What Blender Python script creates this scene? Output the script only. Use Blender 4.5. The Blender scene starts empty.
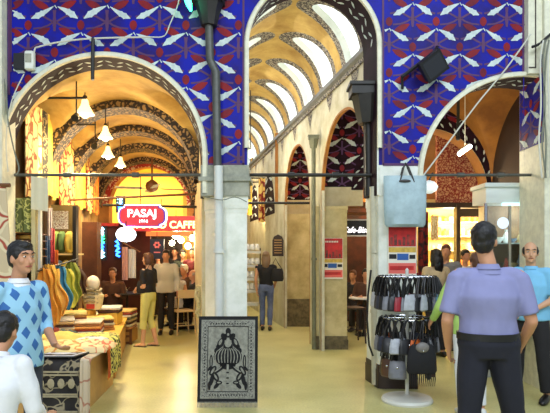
import bpy, math, random
from mathutils import Vector, Matrix, noise
random.seed(7)
SC = bpy.context.scene
COL = SC.collection
F = 560.0; CX = 275.0; HY = 253.0; CAMZ = 1.6

# ------------------------------------------------------------------ camera, world, light, exposure
cam_d = bpy.data.cameras.new('camera'); cam = bpy.data.objects.new('camera', cam_d); COL.objects.link(cam)
cam.location = (0, 0, CAMZ); cam.rotation_euler = (math.radians(90), 0, 0)
cam_d.sensor_width = 36; cam_d.lens = 36 * F / 550; cam_d.shift_y = (HY - 206.5) / 550
cam_d.clip_start = 0.05; cam_d.clip_end = 200
SC.camera = cam
w = bpy.data.worlds.new('world'); SC.world = w; w.use_nodes = True
w.node_tree.nodes['Background'].inputs[0].default_value = (0.72, 0.84, 1.0, 1)
w.node_tree.nodes['Background'].inputs[1].default_value = 0.4
SC.view_settings.view_transform = 'Standard'; SC.view_settings.look = 'None'
SC.view_settings.gamma = 1; SC.view_settings.use_curve_mapping = False
SC.view_settings.exposure = 0.5

def area(name, loc, target, size, power, color, sy=None):
    d = bpy.data.lights.new(name, 'AREA'); d.energy = power; d.color = color; d.size = size
    if sy: d.shape = 'RECTANGLE'; d.size_y = sy
    o = bpy.data.objects.new(name, d); COL.objects.link(o); o.location = loc
    o.rotation_euler = (Vector(target) - Vector(loc)).to_track_quat('-Z', 'Y').to_euler(); return o
def point(name, loc, power, color, r=0.05):
    d = bpy.data.lights.new(name, 'POINT'); d.energy = power; d.color = color; d.shadow_soft_size = r
    o = bpy.data.objects.new(name, d); COL.objects.link(o); o.location = loc; return o
def spot(name, loc, target, power, color, ang=70, r=0.05):
    d = bpy.data.lights.new(name, 'SPOT'); d.energy = power; d.color = color; d.shadow_soft_size = r
    d.spot_size = math.radians(ang); d.spot_blend = 0.7
    o = bpy.data.objects.new(name, d); COL.objects.link(o); o.location = loc
    o.rotation_euler = (Vector(target) - Vector(loc)).to_track_quat('-Z', 'Y').to_euler(); return o

# daylight falling into the front hall from high windows behind and to the right of the viewer
area('hall_skylight', (2.2, 0.6, 6.6), (0.8, 5.4, 0.4), 3.6, 230, (0.80, 0.90, 1.0), 2.6)
area('hall_window_light', (-2.5, -2.5, 4.2), (-0.8, 6.0, 1.6), 2.4, 175, (0.90, 0.95, 1.0), 2.0)

# ------------------------------------------------------------------ helpers
def P(px, py, Y): return Vector(((px - CX) * Y / F, Y, CAMZ + (HY - py) * Y / F))
def PX(px, Y): return (px - CX) * Y / F
def PZ(py, Y): return CAMZ + (HY - py) * Y / F

MATS = {}
def srgb(c):
    return tuple((x / 255 / 12.92 if x / 255 <= 0.04045 else ((x / 255 + 0.055) / 1.055) ** 2.4) for x in c)
def mat(name, rgb, rough=0.6, emit=0, ecol=None, metal=0, noise_=0.0, nscale=8, col2=None, bump=0.0, spec=0.5, coat=0, trans=0, sheen=0):
    if name in MATS: return MATS[name]
    m = bpy.data.materials.new(name); m.use_nodes = True; nt = m.node_tree; b = nt.nodes['Principled BSDF']
    c = srgb(rgb) + (1,)
    b.inputs['Base Color'].default_value = c; b.inputs['Roughness'].default_value = rough
    b.inputs['Metallic'].default_value = metal; b.inputs['Specular IOR Level'].default_value = spec
    if coat: b.inputs['Coat Weight'].default_value = coat
    if trans: b.inputs['Transmission Weight'].default_value = trans
    if sheen: b.inputs['Sheen Weight'].default_value = sheen
    if emit:
        b.inputs['Emission Color'].default_value = srgb(ecol or rgb) + (1,); b.inputs['Emission Strength'].default_value = emit
    if noise_ or col2 or bump:
        tc = nt.nodes.new('ShaderNodeTexCoord'); n = nt.nodes.new('ShaderNodeTexNoise')
        n.inputs['Scale'].default_value = nscale; n.inputs['Detail'].default_value = 6; n.inputs['Roughness'].default_value = 0.65
        nt.links.new(tc.outputs['Object'], n.inputs['Vector'])
        if noise_ or col2:
            r = nt.nodes.new('ShaderNodeValToRGB')
            c2 = srgb(col2) if col2 else tuple(x * (1 - noise_) for x in c[:3])
            r.color_ramp.elements[0].color = c2 + (1,) if len(c2) == 3 else c2
            r.color_ramp.elements[1].color = c
            r.color_ramp.elements[0].position = 0.36; r.color_ramp.elements[1].position = 0.62
            nt.links.new(n.outputs['Fac'], r.inputs['Fac']); nt.links.new(r.outputs['Color'], b.inputs['Base Color'])
        if bump:
            bp = nt.nodes.new('ShaderNodeBump'); bp.inputs['Strength'].default_value = bump; bp.inputs['Distance'].default_value = 0.02
            nt.links.new(n.outputs['Fac'], bp.inputs['Height']); nt.links.new(bp.outputs['Normal'], b.inputs['Normal'])
    MATS[name] = m; return m

def arabesque(name, base, line, scale=9, thick=0.10, third=None, rough=0.7, warp=0.25, emit=0):
    """curling scroll work: lines of a warped cell pattern over a ground colour"""
    if name in MATS: return MATS[name]
    m = bpy.data.materials.new(name); m.use_nodes = True; nt = m.node_tree; b = nt.nodes['Principled BSDF']; L = nt.links.new
    b.inputs['Roughness'].default_value = rough
    tc = nt.nodes.new('ShaderNodeTexCoord'); n = nt.nodes.new('ShaderNodeTexNoise'); n.inputs['Scale'].default_value = scale * 0.6
    mx = nt.nodes.new('ShaderNodeMix'); mx.data_type = 'VECTOR'; mx.inputs[0].default_value = warp
    L(tc.outputs['Object'], n.inputs['Vector']); L(tc.outputs['Object'], mx.inputs[4]); L(n.outputs['Color'], mx.inputs[5])
    v = nt.nodes.new('ShaderNodeTexVoronoi'); v.feature = 'DISTANCE_TO_EDGE'; v.inputs['Scale'].default_value = scale
    L(mx.outputs[1], v.inputs['Vector'])
    r = nt.nodes.new('ShaderNodeValToRGB'); e = r.color_ramp.elements; r.color_ramp.interpolation = 'LINEAR'
    e[0].color = srgb(line) + (1,); e[0].position = thick * 0.6
    e[1].color = srgb(base) + (1,); e[1].position = thick * 1.3
    if third:
        k = e.new(thick * 3.0); k.color = srgb(base) + (1,)
        k = e.new(thick * 3.4); k.color = srgb(third) + (1,)
    L(v.outputs['Distance'], r.inputs['Fac']); L(r.outputs['Color'], b.inputs['Base Color'])
    if emit:
        L(r.outputs['Color'], b.inputs['Emission Color']); b.inputs['Emission Strength'].default_value = emit
    MATS[name] = m; return m

class MB:
    def __init__(self, mats=None):
        self.v = []; self.f = []; self.mi = []; self.mats = list(mats or []); self.cur = 0; self.T = None
    def use(self, m):
        if isinstance(m, int): self.cur = m; return self
        if m not in self.mats: self.mats.append(m)
        self.cur = self.mats.index(m); return self
    def pt(self, p):
        if self.T is not None: p = self.T(p) if callable(self.T) else self.T @ Vector(p)
        self.v.append(tuple(p)); return len(self.v) - 1
    def face(self, idx): self.f.append(tuple(idx)); self.mi.append(self.cur)
    def poly(self, pts): self.face([self.pt(p) for p in pts])
    def box(self, lo, hi, M=None):
        x0, y0, z0 = lo; x1, y1, z1 = hi
        c = [Vector(p) for p in ((x0,y0,z0),(x1,y0,z0),(x1,y1,z0),(x0,y1,z0),(x0,y0,z1),(x1,y0,z1),(x1,y1,z1),(x0,y1,z1))]
        if M is not None: c = [M @ p for p in c]
        i = [self.pt(p) for p in c]
        for q in ((0,3,2,1),(4,5,6,7),(0,1,5,4),(1,2,6,5),(2,3,7,6),(3,0,4,7)): self.face([i[k] for k in q])
        return self
    def cbox(self, c, s, M=None, b=0.0):
        """box with chamfered upright edges and eased top"""
        x, y, z = c; sx, sy, sz = s[0]/2, s[1]/2, s[2]/2
        if b <= 0: return self.box((x-sx,y-sy,z-sz),(x+sx,y+sy,z+sz), M)
        def ring(k, zz): return [(x-sx+k,y-sy),(x+sx-k,y-sy),(x+sx,y-sy+k),(x+sx,y+sy-k),(x+sx-k,y+sy),(x-sx+k,y+sy),(x-sx,y+sy-k),(x-sx,y-sy+k)], zz
        rows = []
        for k, zz, ins in ((b, z-sz, b), (b, z-sz+b, 0), (b, z+sz-b, 0), (b, z+sz, b)):
            r, _ = ring(k, zz)
            pts = []
            for (a, c2) in r:
                a2 = x + (a-x)*(1-ins/max(sx,1e-6)); c3 = y + (c2-y)*(1-ins/max(sy,1e-6))
                p = Vector((a2, c3, zz)); pts.append(self.pt(M @ p if M is not None else p))
            rows.append(pts)
        for a, c2 in zip(rows, rows[1:]):
            for k in range(8): self.face([a[k], a[(k+1)%8], c2[(k+1)%8], c2[k]])
        self.face(rows[0][::-1]); self.face(rows[-1]); return self
    def prism(self, pts2, z0, z1):
        a = [self.pt((x, y, z0)) for x, y in pts2]; b = [self.pt((x, y, z1)) for x, y in pts2]; n = len(a)
        for k in range(n): self.face([a[k], a[(k+1)%n], b[(k+1)%n], b[k]])
        self.face(a[::-1]); self.face(b); return self
    def plate(self, pts2, y0, y1):
        """outline in x,z extruded along y"""
        a = [self.pt((x, y0, z)) for x, z in pts2]; b = [self.pt((x, y1, z)) for x, z in pts2]; n = len(a)
        for k in range(n): self.face([a[k], b[k], b[(k+1)%n], a[(k+1)%n]])
        self.face(a); self.face(b[::-1]); return self
    def loft(self, cs, rs, lat=None, n=12, cap=True, M=None, roundcap=False):
        """rings at centres cs with radii rs (r or (rx, ry)); lat = sideways axis of the ellipse"""
        cs = [Vector(c) for c in cs]; rows = []
        rs = [(r, r) if not isinstance(r, (tuple, list)) else tuple(r) for r in rs]
        if roundcap:
            t0 = (cs[0]-cs[1]).normalized(); t1 = (cs[-1]-cs[-2]).normalized()
            c2, r2 = [], []
            for a in (85, 60, 30):
                a = math.radians(a); c2.append(cs[0]+t0*min(rs[0])*math.sin(a)); r2.append((rs[0][0]*math.cos(a), rs[0][1]*math.cos(a)))
            c3, r3 = [], []
            for a in (30, 60, 85):
                a = math.radians(a); c3.append(cs[-1]+t1*min(rs[-1])*math.sin(a)); r3.append((rs[-1][0]*math.cos(a), rs[-1][1]*math.cos(a)))
            tang = [t0*-1]*3; cs = c2+cs+c3; rs = r2+rs+r3
        for k, c in enumerate(cs):
            t = (cs[min(k+1, len(cs)-1)] - cs[max(k-1, 0)]).normalized()
            l = Vector(lat if lat is not None else ((1,0,0) if abs(t.x) < 0.8 else (0,1,0)))
            l = (l - t*l.dot(t)).normalized(); nn = t.cross(l)
            row = []
            for j in range(n):
                a = 2*math.pi*j/n
                p = c + l*rs[k][0]*math.cos(a) + nn*rs[k][1]*math.sin(a)
                row.append(self.pt(M @ p if M is not None else p))
            rows.append(row)
        for a, b in zip(rows, rows[1:]):
            for j in range(n): self.face([a[j], a[(j+1)%n], b[(j+1)%n], b[j]])
        if cap: self.face(rows[0][::-1]); self.face(rows[-1])
        return self
    def tube(self, a, b, r, n=10): return self.loft([a, b], [r, r], n=n)
    def path(self, pts, r, n=6):
        return self.loft(pts, [r]*len(pts), n=n)
    def ell(self, c, r, n=12, m=8, M=None):
        c = Vector(c); r = (r, r, r) if not isinstance(r, (tuple, list)) else r; rows = []
        for i in range(1, m):
            th = math.pi*i/m; row = []
            for j in range(n):
                a = 2*math.pi*j/n
                d = Vector((r[0]*math.sin(th)*math.cos(a), r[1]*math.sin(th)*math.sin(a), -r[2]*math.cos(th)))
                row.append(self.pt(c + (M @ d if M is not None else d)))
            rows.append(row)
        lo = self.pt(c + (M @ Vector((0,0,-r[2])) if M is not None else Vector((0,0,-r[2]))))
        hi = self.pt(c + (M @ Vector((0,0,r[2])) if M is not None else Vector((0,0,r[2]))))
        for j in range(n):
            self.face([lo, rows[0][(j+1)%n], rows[0][j]]); self.face([hi, rows[-1][j], rows[-1][(j+1)%n]])
        for a, b in zip(rows, rows[1:]):
            for j in range(n): self.face([a[j], a[(j+1)%n], b[(j+1)%n], b[j]])
        return self
    def lathe(self, c, prof, n=20, M=None):
        """profile [(r, z)] about the upright axis through c"""
        return self.loft([Vector(c)+Vector((0,0,z)) for r, z in prof], [r for r, z in prof], lat=(1,0,0), n=n) if False else self._lathe(c, prof, n, M)
    def _lathe(self, c, prof, n, M):
        c = Vector(c); rows = []
        for r, z in prof:
            row = []
            for j in range(n):
                a = 2*math.pi*j/n; d = Vector((r*math.cos(a), r*math.sin(a), z))
                row.append(self.pt(c + (M @ d if M is not None else d)))
            rows.append(row)
        for a, b in zip(rows, rows[1:]):
            for j in range(n): self.face([a[j], a[(j+1)%n], b[(j+1)%n], b[j]])
        if prof[0][0] > 1e-4: self.face(rows[0][::-1])
        if prof[-1][0] > 1e-4: self.face(rows[-1])
        return self
    def grid(self, fn, nu, nv, thick=None):
        """fn(u, v) -> point, u, v in 0..1; thick = offset vector for a back sheet with closed rim"""
        r = [[self.pt(fn(i/nu, j/nv)) for j in range(nv+1)] for i in range(nu+1)]
        for i in range(nu):
            for j in range(nv): self.face([r[i][j], r[i+1][j], r[i+1][j+1], r[i][j+1]])
        if thick is not None:
            t = Vector(thick)
            q = [[self.pt(Vector(fn(i/nu, j/nv)) + t) for j in range(nv+1)] for i in range(nu+1)]
            for i in range(nu):
                for j in range(nv): self.face([q[i][j], q[i][j+1], q[i+1][j+1], q[i+1][j]])
            for i in range(nu):
                self.face([r[i][0], q[i][0], q[i+1][0], r[i+1][0]]); self.face([r[i][nv], r[i+1][nv], q[i+1][nv], q[i][nv]])
            for j in range(nv):
                self.face([r[0][j], r[0][j+1], q[0][j+1], q[0][j]]); self.face([r[nu][j], q[nu][j], q[nu][j+1], r[nu][j+1]])
        return self
    def build(self, name, m=None, parent=None, smooth=True, world=True, fix=False):
        me = bpy.data.meshes.new(name)
        off = Vector((0,0,0))
        if parent is not None and world:
            q = parent
            while q is not None: off += q.location; q = q.parent
        me.from_pydata([tuple(Vector(p)-off) for p in self.v], [], self.f)
        mats = self.mats if self.mats else [m]
        for x in mats: me.materials.append(x)
        if self.mats: me.polygons.foreach_set('material_index', self.mi)
        me.update()
        o = bpy.data.objects.new(name, me); COL.objects.link(o)
        if parent is not None: o.parent = parent
        if smooth:
            me.polygons.foreach_set('use_smooth', [True]*len(me.polygons))
            try: me.set_sharp_from_angle(angle=math.radians(38))
            except Exception: pass
        return o

def tag(o, label=None, cat=None, group=None, kind=None):
    if label: o['label'] = label
    if cat: o['category'] = cat
    if group: o['group'] = group
    if kind: o['kind'] = kind
    return o
def empty(name, loc, label=None, cat=None, group=None, rz=0):
    o = bpy.data.objects.new(name, None); COL.objects.link(o); o.location = loc; o.rotation_euler = (0, 0, rz)
    o.empty_display_size = 0.05
    return tag(o, label, cat, group)
def struct(mb, name, m=None, smooth=True): return tag(mb.build(name, m, smooth=smooth), kind='structure')
def copy_tree(o, parent=None):
    c = o.copy(); COL.objects.link(c)
    if parent is not None: c.parent = parent
    for ch in o.children: copy_tree(ch, c)
    return c
def text(s, size, m, parent, loc, rot=(math.pi/2, 0, 0), depth=0.004, name='lettering', bold=0.0, sx=1.0, shear=0.0, align='CENTER'):
    cu = bpy.data.curves.new('txt', 'FONT'); cu.body = s; cu.size = size; cu.extrude = depth; cu.align_x = align; cu.align_y = 'CENTER'
    cu.offset = bold; cu.shear = shear
    t = bpy.data.objects.new('txt', cu); COL.objects.link(t); bpy.context.view_layer.update()
    me = bpy.data.meshes.new_from_object(t.evaluated_get(bpy.context.evaluated_depsgraph_get()))
    bpy.data.objects.remove(t); bpy.data.curves.remove(cu)
    o = bpy.data.objects.new(name, me); COL.objects.link(o); me.materials.clear(); me.materials.append(m)
    o.parent = parent; o.location = loc; o.rotation_euler = rot; o.scale = (sx, 1, 1)
    return o

# ------------------------------------------------------------------ materials
plaster = mat('plaster_cream', (214, 205, 170), 0.75, col2=(190, 178, 138), nscale=3, bump=0.08)
plaster_w = mat('plaster_white', (238, 240, 230), 0.6, col2=(218, 222, 208), nscale=5, bump=0.05)
stone_grey = mat('stone_greygreen', (168, 168, 150), 0.7, col2=(135, 138, 124), nscale=7, bump=0.1)
mould = mat('moulding_cream', (232, 230, 204), 0.6, noise_=0.2, nscale=9)
blue = mat('paint_blue', (20, 30, 164), 0.5, col2=(38, 24, 88), nscale=1.6, spec=0.15)
leafm = mat('paint_pale', (204, 218, 216), 0.6, noise_=0.22, nscale=14, spec=.2)
redm = mat('paint_red', (142, 34, 38), 0.5, col2=(96, 30, 48), nscale=3, spec=.15)
purp = mat('paint_purple', (84, 40, 92), 0.6, noise_=0.2, nscale=6)
purpd = mat('paint_dark_purple', (42, 22, 36), 0.7, col2=(30, 18, 22), nscale=6, spec=.1)
gold = mat('vault_gold', (204, 174, 102), 0.75, col2=(164, 130, 68), nscale=1.7, bump=0.05, spec=.2)
gold_d = mat('vault_ochre', (176, 118, 50), 0.75, col2=(130, 82, 36), nscale=1.5, bump=0.05)
ara_rib = arabesque('scroll_rib', (150, 122, 76), (26, 18, 18), 15, 0.20, warp=0.12)
ara_win = arabesque('scroll_window', (158, 150, 132), (52, 46, 50), 22, 0.13, warp=0.1)
ara_red = arabesque('scroll_red', (232, 206, 160), (168, 44, 30), 12, 0.16, warp=0.14)
ara_pink = arabesque('scroll_pink', (206, 156, 116), (140, 40, 40), 20, 0.14, third=(206, 120, 88), warp=0.14)
iron = mat('iron_dark', (44, 42, 38), 0.5, metal=0.3, noise_=0.2, nscale=14)
iron_g = mat('iron_grey', (96, 98, 92), 0.5, metal=0.4, noise_=0.3, nscale=9)
pipe_w = mat('pipe_white', (214, 218, 212), 0.45, noise_=0.08)
black = mat('black_plastic', (20, 20, 22), 0.45)
chrome = mat('chrome', (200, 202, 206), 0.2, metal=1)
wood = mat('wood_brown', (120, 74, 38), 0.5, noise_=0.4, nscale=6)
wood_d = mat('wood_dark', (52, 34, 24), 0.5, noise_=0.3, nscale=6)
wood_y = mat('wood_honey', (190, 140, 66), 0.5, noise_=0.25, nscale=5)
skin = mat('skin', (196, 142, 108), 0.55, noise_=0.05, nscale=12)
skin_l = mat('skin_light', (214, 164, 128), 0.55, noise_=0.05, nscale=12)
hair_b = mat('hair_black', (18, 15, 16), 0.45, bump=0.4, nscale=50)
hair_br = mat('hair_brown', (82, 48, 28), 0.5, bump=0.4, nscale=50)
hair_gy = mat('hair_grey', (160, 150, 138), 0.6, bump=0.4, nscale=50)
white_c = mat('cloth_white', (226, 228, 232), 0.75, noise_=0.06, nscale=14)
glass = mat('glass_clear', (235, 245, 245), 0.03, trans=1.0)
lampglow = mat('lamp_glow', (255, 236, 190), 0.4, emit=14)
lampwhite = mat('lamp_white', (240, 250, 255), 0.4, emit=9)
panew = mat('window_daylight', (232, 240, 246), 0.5, emit=.72, ecol=(232, 240, 246))

# floor
def floor_mat():
    m = bpy.data.materials.new('floor_terrazzo'); m.use_nodes = True; nt = m.node_tree; b = nt.nodes['Principled BSDF']; L = nt.links.new
    tc = nt.nodes.new('ShaderNodeTexCoord')
    n = nt.nodes.new('ShaderNodeTexNoise'); n.inputs['Scale'].default_value = 1.4; n.inputs['Detail'].default_value = 5
    n2 = nt.nodes.new('ShaderNodeTexNoise'); n2.inputs['Scale'].default_value = 42; n2.inputs['Detail'].default_value = 3
    L(tc.outputs['Object'], n.inputs['Vector']); L(tc.outputs['Object'], n2.inputs['Vector'])
    r = nt.nodes.new('ShaderNodeValToRGB'); r.color_ramp.elements[0].position = 0.35; r.color_ramp.elements[1].position = 0.65
    r.color_ramp.elements[0].color = srgb((192, 186, 120)) + (1,); r.color_ramp.elements[1].color = srgb((212, 206, 144)) + (1,)
    r2 = nt.nodes.new('ShaderNodeValToRGB'); r2.color_ramp.elements[0].color = (0.82, 0.82, 0.82, 1); r2.color_ramp.elements[0].position = 0.35; r2.color_ramp.elements[1].position = 0.6
    mx = nt.nodes.new('ShaderNodeMix'); mx.data_type = 'RGBA'; mx.blend_type = 'MULTIPLY'; mx.inputs[0].default_value = 0.8
    L(n.outputs['Fac'], r.inputs['Fac']); L(n2.outputs['Fac'], r2.inputs['Fac'])
    L(r.outputs['Color'], mx.inputs[6]); L(r2.outputs['Color'], mx.inputs[7]); L(mx.outputs[2], b.inputs['Base Color'])
    b.inputs['Roughness'].default_value = 0.3; b.inputs['Specular IOR Level'].default_value = 0.5
    MATS['floor'] = m; return m
mb = MB(); mb.box((-9, -5, -0.1), (9, 24, 0)); struct(mb, 'floor', floor_mat())

# ------------------------------------------------------------------ painted ornament
def ribbon(mb, pts, widths, y, keep=None, T=None):
    """strip of quads in the x,z plane at depth y along pts with half widths"""
    n = len(pts); rows = []
    for k in range(n):
        a = Vector(pts[max(k-1,0)]); b = Vector(pts[min(k+1,n-1)]); t = (b-a).normalized(); nn = Vector((-t.y, t.x)); c = Vector(pts[k])
        rows.append([c + nn*widths[k]*u for u in (-1, -0.33, 0.33, 1)])
    for k in range(n-1):
        for j in range(3):
            q = [rows[k][j], rows[k+1][j], rows[k+1][j+1], rows[k][j+1]]
            c = sum(q, Vector((0,0)))/4
            if keep is None or keep(c.x, c.y): mb.poly([(p.x, y, p.y) for p in q][::-1])
def ornament(mb, x0, x1, z0, z1, ox, oz, W, H, keep, y, s=1.0, dim=False):
    import itertools
    j0 = int((z0-oz)/H)-2; j1 = int((z1-oz)/H)+2
    for j in range(j0, j1+1):
        for i in range(int((x0-ox)/W)-2, int((x1-ox)/W)+3):
            px = ox + i*W + (W/2 if j % 2 else 0); pz = oz + j*H
            mb.use(purp)
            for sx in (-1, 1):
                ribbon(mb, [(px, pz-.20*s), (px+sx*.06*s, pz-.165*s), (px+sx*.13*s, pz-.125*s), (px+sx*.20*s, pz-.11*s), (px+sx*.285*s, pz-.13*s)], [.012*s]*5, y+.0015, keep)
                ribbon(mb, [(px, pz-.18*s), (px+sx*.07*s, pz-.23*s), (px+sx*.15*s, pz-.26*s), (px+sx*.25*s, pz-.27*s)], [.011*s]*4, y+.0015, keep)
            ribbon(mb, [(px, pz-.05*s), (px, pz-.12*s), (px, pz-.2*s), (px, pz-.30*s)], [.022*s, .014*s, .024*s, .012*s], y+.001, keep)
            mb.use(redm)
            ribbon(mb, [(px, pz+.035*s), (px, pz+.06*s), (px, pz+.095*s), (px, pz+.13*s), (px, pz+.15*s)], [.012*s, .036*s, .045*s, .034*s, .008*s], y+.0005, keep)
            for sx in (-1, 1):
                ribbon(mb, [(px+sx*.055*s, pz-.045*s), (px+sx*.10*s, pz-.022*s), (px+sx*.15*s, pz+.004*s), (px+sx*.20*s, pz+.03*s), (px+sx*.255*s, pz+.058*s)], [.008*s, .032*s, .042*s, .036*s, .008*s], y+.0005, keep)
            mb.use(leafm)
            for sx in (-1, 1):
                big = ((i + j) % 2 == 0) == (sx > 0)
                g = 1.1 if big else 1.0
                st = .0 if sx < 0 else .035
                pts = []; ws = []
                for k, (u, wv) in enumerate(((0, .004), (.1, .010), (.22, .018), (.34, .025), (.46, .031), (.52, .043), (.58, .034), (.68, .039), (.74, .046), (.8, .031), (.9, .018), (1, .005))):
                    pts.append((px+sx*(st+(.265-st)*u)*s*W/.6, pz-(.0+.15*(st*2+(1-st*2)*u)+.012*math.sin(u*math.pi)*(-1 if big else 1))*s)); ws.append(wv*s*g*.86)
                ribbon(mb, pts, ws, y, keep)
            mb.use(leafm)
            ribbon(mb, [(px-.012*s, pz-.01*s), (px+.004*s, pz+.006*s), (px+.025*s, pz-.03*s)], [.006*s]*3, y, keep)

# ------------------------------------------------------------------ front wall of three arches
YF = 6.6; TH = 0.45; U = YF/F
ARCH = [  # x centre, inner radius, springing height
    (PX(103, YF), 100*U, PZ(157, YF)),
    (PX(313, YF), 64*U, PZ(45, YF)),
    (PX(523, YF), 101*U, PZ(178, YF)),
]
ZC = PZ(195, YF)   # top of the pillars (underside of the capitals)
def arch_bottom(x, extra=0.0):
    for xc, R, zs in ARCH:
        r = R+extra
        if abs(x-xc) < r: return zs + math.sqrt(max(r*r-(x-xc)**2, 0))
    return None
FT = lambda p: Vector((p[0]-0.2*(p[1]-YF), p[1], p[2]))   # the openings run back at a slant with the aisles
def strips(mb, samples, ztop, y0, y1, front, soffit, T=None, back=True):
    """samples: [(x, zbottom)]"""
    mb.T = T
    for (xa, za), (xb, zb) in zip(samples, samples[1:]):
        if abs(xb-xa) > 1e-6:
            mb.use(front); mb.poly([(xa,y0,za),(xb,y0,zb),(xb,y0,ztop),(xa,y0,ztop)])
            if back: mb.poly([(xb,y1,zb),(xa,y1,za),(xa,y1,ztop),(xb,y1,ztop)])
        mb.use(soffit); mb.poly([(xa,y0,za),(xa,y1,za),(xb,y1,zb),(xb,y0,zb)])
    mb.use(front); mb.poly([(samples[0][0],y0,ztop),(samples[-1][0],y0,ztop),(samples[-1][0],y1,ztop),(samples[0][0],y1,ztop)])
    mb.T = None
def arch_samples(xs, base, arches, extra=0.0, n=40):
    """xs = (xmin, xmax); base = bottom height between arches"""
    s = [(xs[0], base)]
    for xc, R, zs in sorted(arches):
        r = R+extra
        for k in range(n+1):
            a = math.pi*(1-k/n); x = xc+r*math.cos(a)
            if k == 0: s.append((x, base)); s.append((x, max(zs, base)))
            elif k == n: s.append((x, max(zs, base))); s.append((x, base))
            else: s.append((x, max(zs+r*math.sin(a), base)))
    s.append((xs[1], base))
    return [(x, z) for x, z in s if True]
mb = MB()
strips(mb, arch_samples((-3.9, 4.5), ZC, ARCH), 5.9, YF, YF+TH, plaster_w, purpd, FT)
# white foliage on the dark soffits
random.seed(3)
mb.T = FT
for (xc, R, zs) in ARCH:
    n = max(6, int(math.pi*R/0.24)); mb.use(leafm)
    for k in range(n):
        for d, yy in enumerate((0.12, 0.32)):
            a = math.pi*(k+0.5+0.5*d)/n; rr = R-0.004
            if a >= math.pi*.98: continue
            for q in (-1, 1):
                pts = []
                for m_ in range(5):
                    u = m_/4; aa = a + q*(0.01+0.085*u)/R; pts.append((aa, yy+0.06*u*(-1 if d%2 else 1), 0.020*math.sin(math.pi*min(1, u*1.05))+.002))
                for (a0, y0_, w0), (a1, y1_, w1) in zip(pts, pts[1:]):
                    mb.poly([(xc+rr*math.cos(t), YF+yv, zs+rr*math.sin(t)) for t, yv in ((a0, y0_-w0), (a1, y1_-w1), (a1, y1_+w1), (a0, y0_+w0))])
mb.T = None
# blue painted panels, borders and ornament on the face
ZP = PZ(165, YF)
PAN = [(PX(11, YF), PX(245, YF), ARCH[0], 'a'), (PX(381.5, YF), PX(524, YF), ARCH[2], 'b')]
MO = 0.058
def inside_arch(x, z, ex):
    for xc, R, zs in ARCH:
        if z > zs and (x-xc)**2+(z-zs)**2 < (R+ex)**2: return True
        if z <= zs and abs(x-xc) < R+ex: return True
    return False
xa, xb = PX(11, YF), PX(524, YF)
yp = YF-0.004
s = [(x, z) for x, z in arch_samples((xa, xb), ZP, ARCH, extra=0.02, n=48) if x <= xb+1e-6]
s.append((xb, max(ZP, ARCH[2][2]+math.sqrt((ARCH[2][1]+.02)**2-(xb-ARCH[2][0])**2))))
for (x0, z0), (x1, z1) in zip(s, s[1:]):
    if x1-x0 > 1e-6: mb.use(blue); mb.poly([(x0,yp,z0),(x1,yp,z1),(x1,yp,5.7),(x0,yp,5.7)])
kp = lambda x, z: xa+.03 < x < PX(242, YF) and z > ZP+.02 and not inside_arch(x, z, 0.03)
ornament(mb, xa, PX(244, YF), 2.5, 5.5, PX(54.7, YF), PZ(6, YF), 52.5*U, 27.2*U, kp, YF-.008)
kp2 = lambda x, z: PX(385, YF) < x < xb-.02 and z > ZP+.02 and not inside_arch(x, z, 0.03)
ornament(mb, PX(382, YF), xb, 2.5, 5.5, PX(436, YF), PZ(29, YF), 47*U, 25.5*U, kp2, YF-.008, s=.93)
# dark border lines of the painted panels
mb.use(purp)
for x in (PX(11, YF), PX(243.5, YF), PX(383, YF), PX(523, YF)):
    zlo = ZP if 12 < (x/U+CX) < 500 else PZ(72, YF)
    mb.box((x-.012, YF-.010, zlo), (x+.012, YF-.004, 5.7))
for a, b in ((PX(203, YF), PX(244, YF)), (PX(383, YF), PX(422, YF))):
    mb.box((a, YF-.010, ZP-.01), (b, YF-.004, ZP+.02))
struct(mb, 'wall_front')
# arch mouldings
for k, (xc, R, zs) in enumerate(ARCH):
    mb = MB()
    zlow = (ZC+.02, ZC+.55, ZC+.02)[k]
    prof = [(0.0, 0.0), (0.0, -.05), (.015, -.052), (.042, -.046), (MO, -.025), (MO, 0.0)]
    path = [(xc+1, zlow, 0)]
    rows = []
    N = 56
    def ringpt(a, d, r): return (xc+(R+r)*math.cos(a), YF+d, zs+(R+r)*math.sin(a))
    seq = [('l', zlow)] + [('a', math.pi*(1-i/N)) for i in range(N+1)] + [('r', zlow)]
    for typ, v in seq:
        if typ == 'a': rows.append([mb.pt(ringpt(v, d, r)) for r, d in prof])
        else:
            sg = -1 if typ == 'l' else 1
            rows.append([mb.pt((xc+sg*(R+r), YF+d, v)) for r, d in prof])
    for a, b in zip(rows, rows[1:]):
        for j in range(len(prof)-1): mb.face([a[j], a[j+1], b[j+1], b[j]])
    struct(mb, 'trim_%d' % (k+1), mould)
# pillars that carry the wall
def pillar(name, outline, zt, m, base=None, cap=None, capm=None, basem=None):
    mb = MB([m]); mb.prism(outline, 0, zt)
    cx = sum(p[0] for p in outline)/len(outline); cy = sum(p[1] for p in outline)/len(outline)
    def grow(g): return [(cx+(x-cx)*(1+g), cy+(y-cy)*(1+g)) for x, y in outline]
    if base: mb.use(basem or m); mb.prism(grow(.07), 0, base); mb.prism(grow(.035), base, base+.06)
    if cap:
        mb.use(capm or m); mb.prism(grow(.05), zt-cap, zt); mb.prism(grow(.02), zt-cap-.05, zt-cap)
    return struct(mb, name)
pillar('pillar_1', [(PX(202,YF)-.02, YF+.02+TH), (PX(203,YF), YF+.22), (PX(219,YF), YF+.01), (PX(247,YF), YF+.01), (PX(248,YF)-.06, YF+.02+TH)], ZC, plaster_w, .35, .16, plaster_w, stone_grey)
pillar('pillar_2', [(PX(380,YF)-.08, YF+.02+TH), (PX(379,YF), YF+.03), (PX(383,YF), YF), (PX(416,YF), YF), (PX(420,YF)-.06, YF+.02+TH)], ZC, plaster_w, .22, .12, plaster_w, wood_d)
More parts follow.
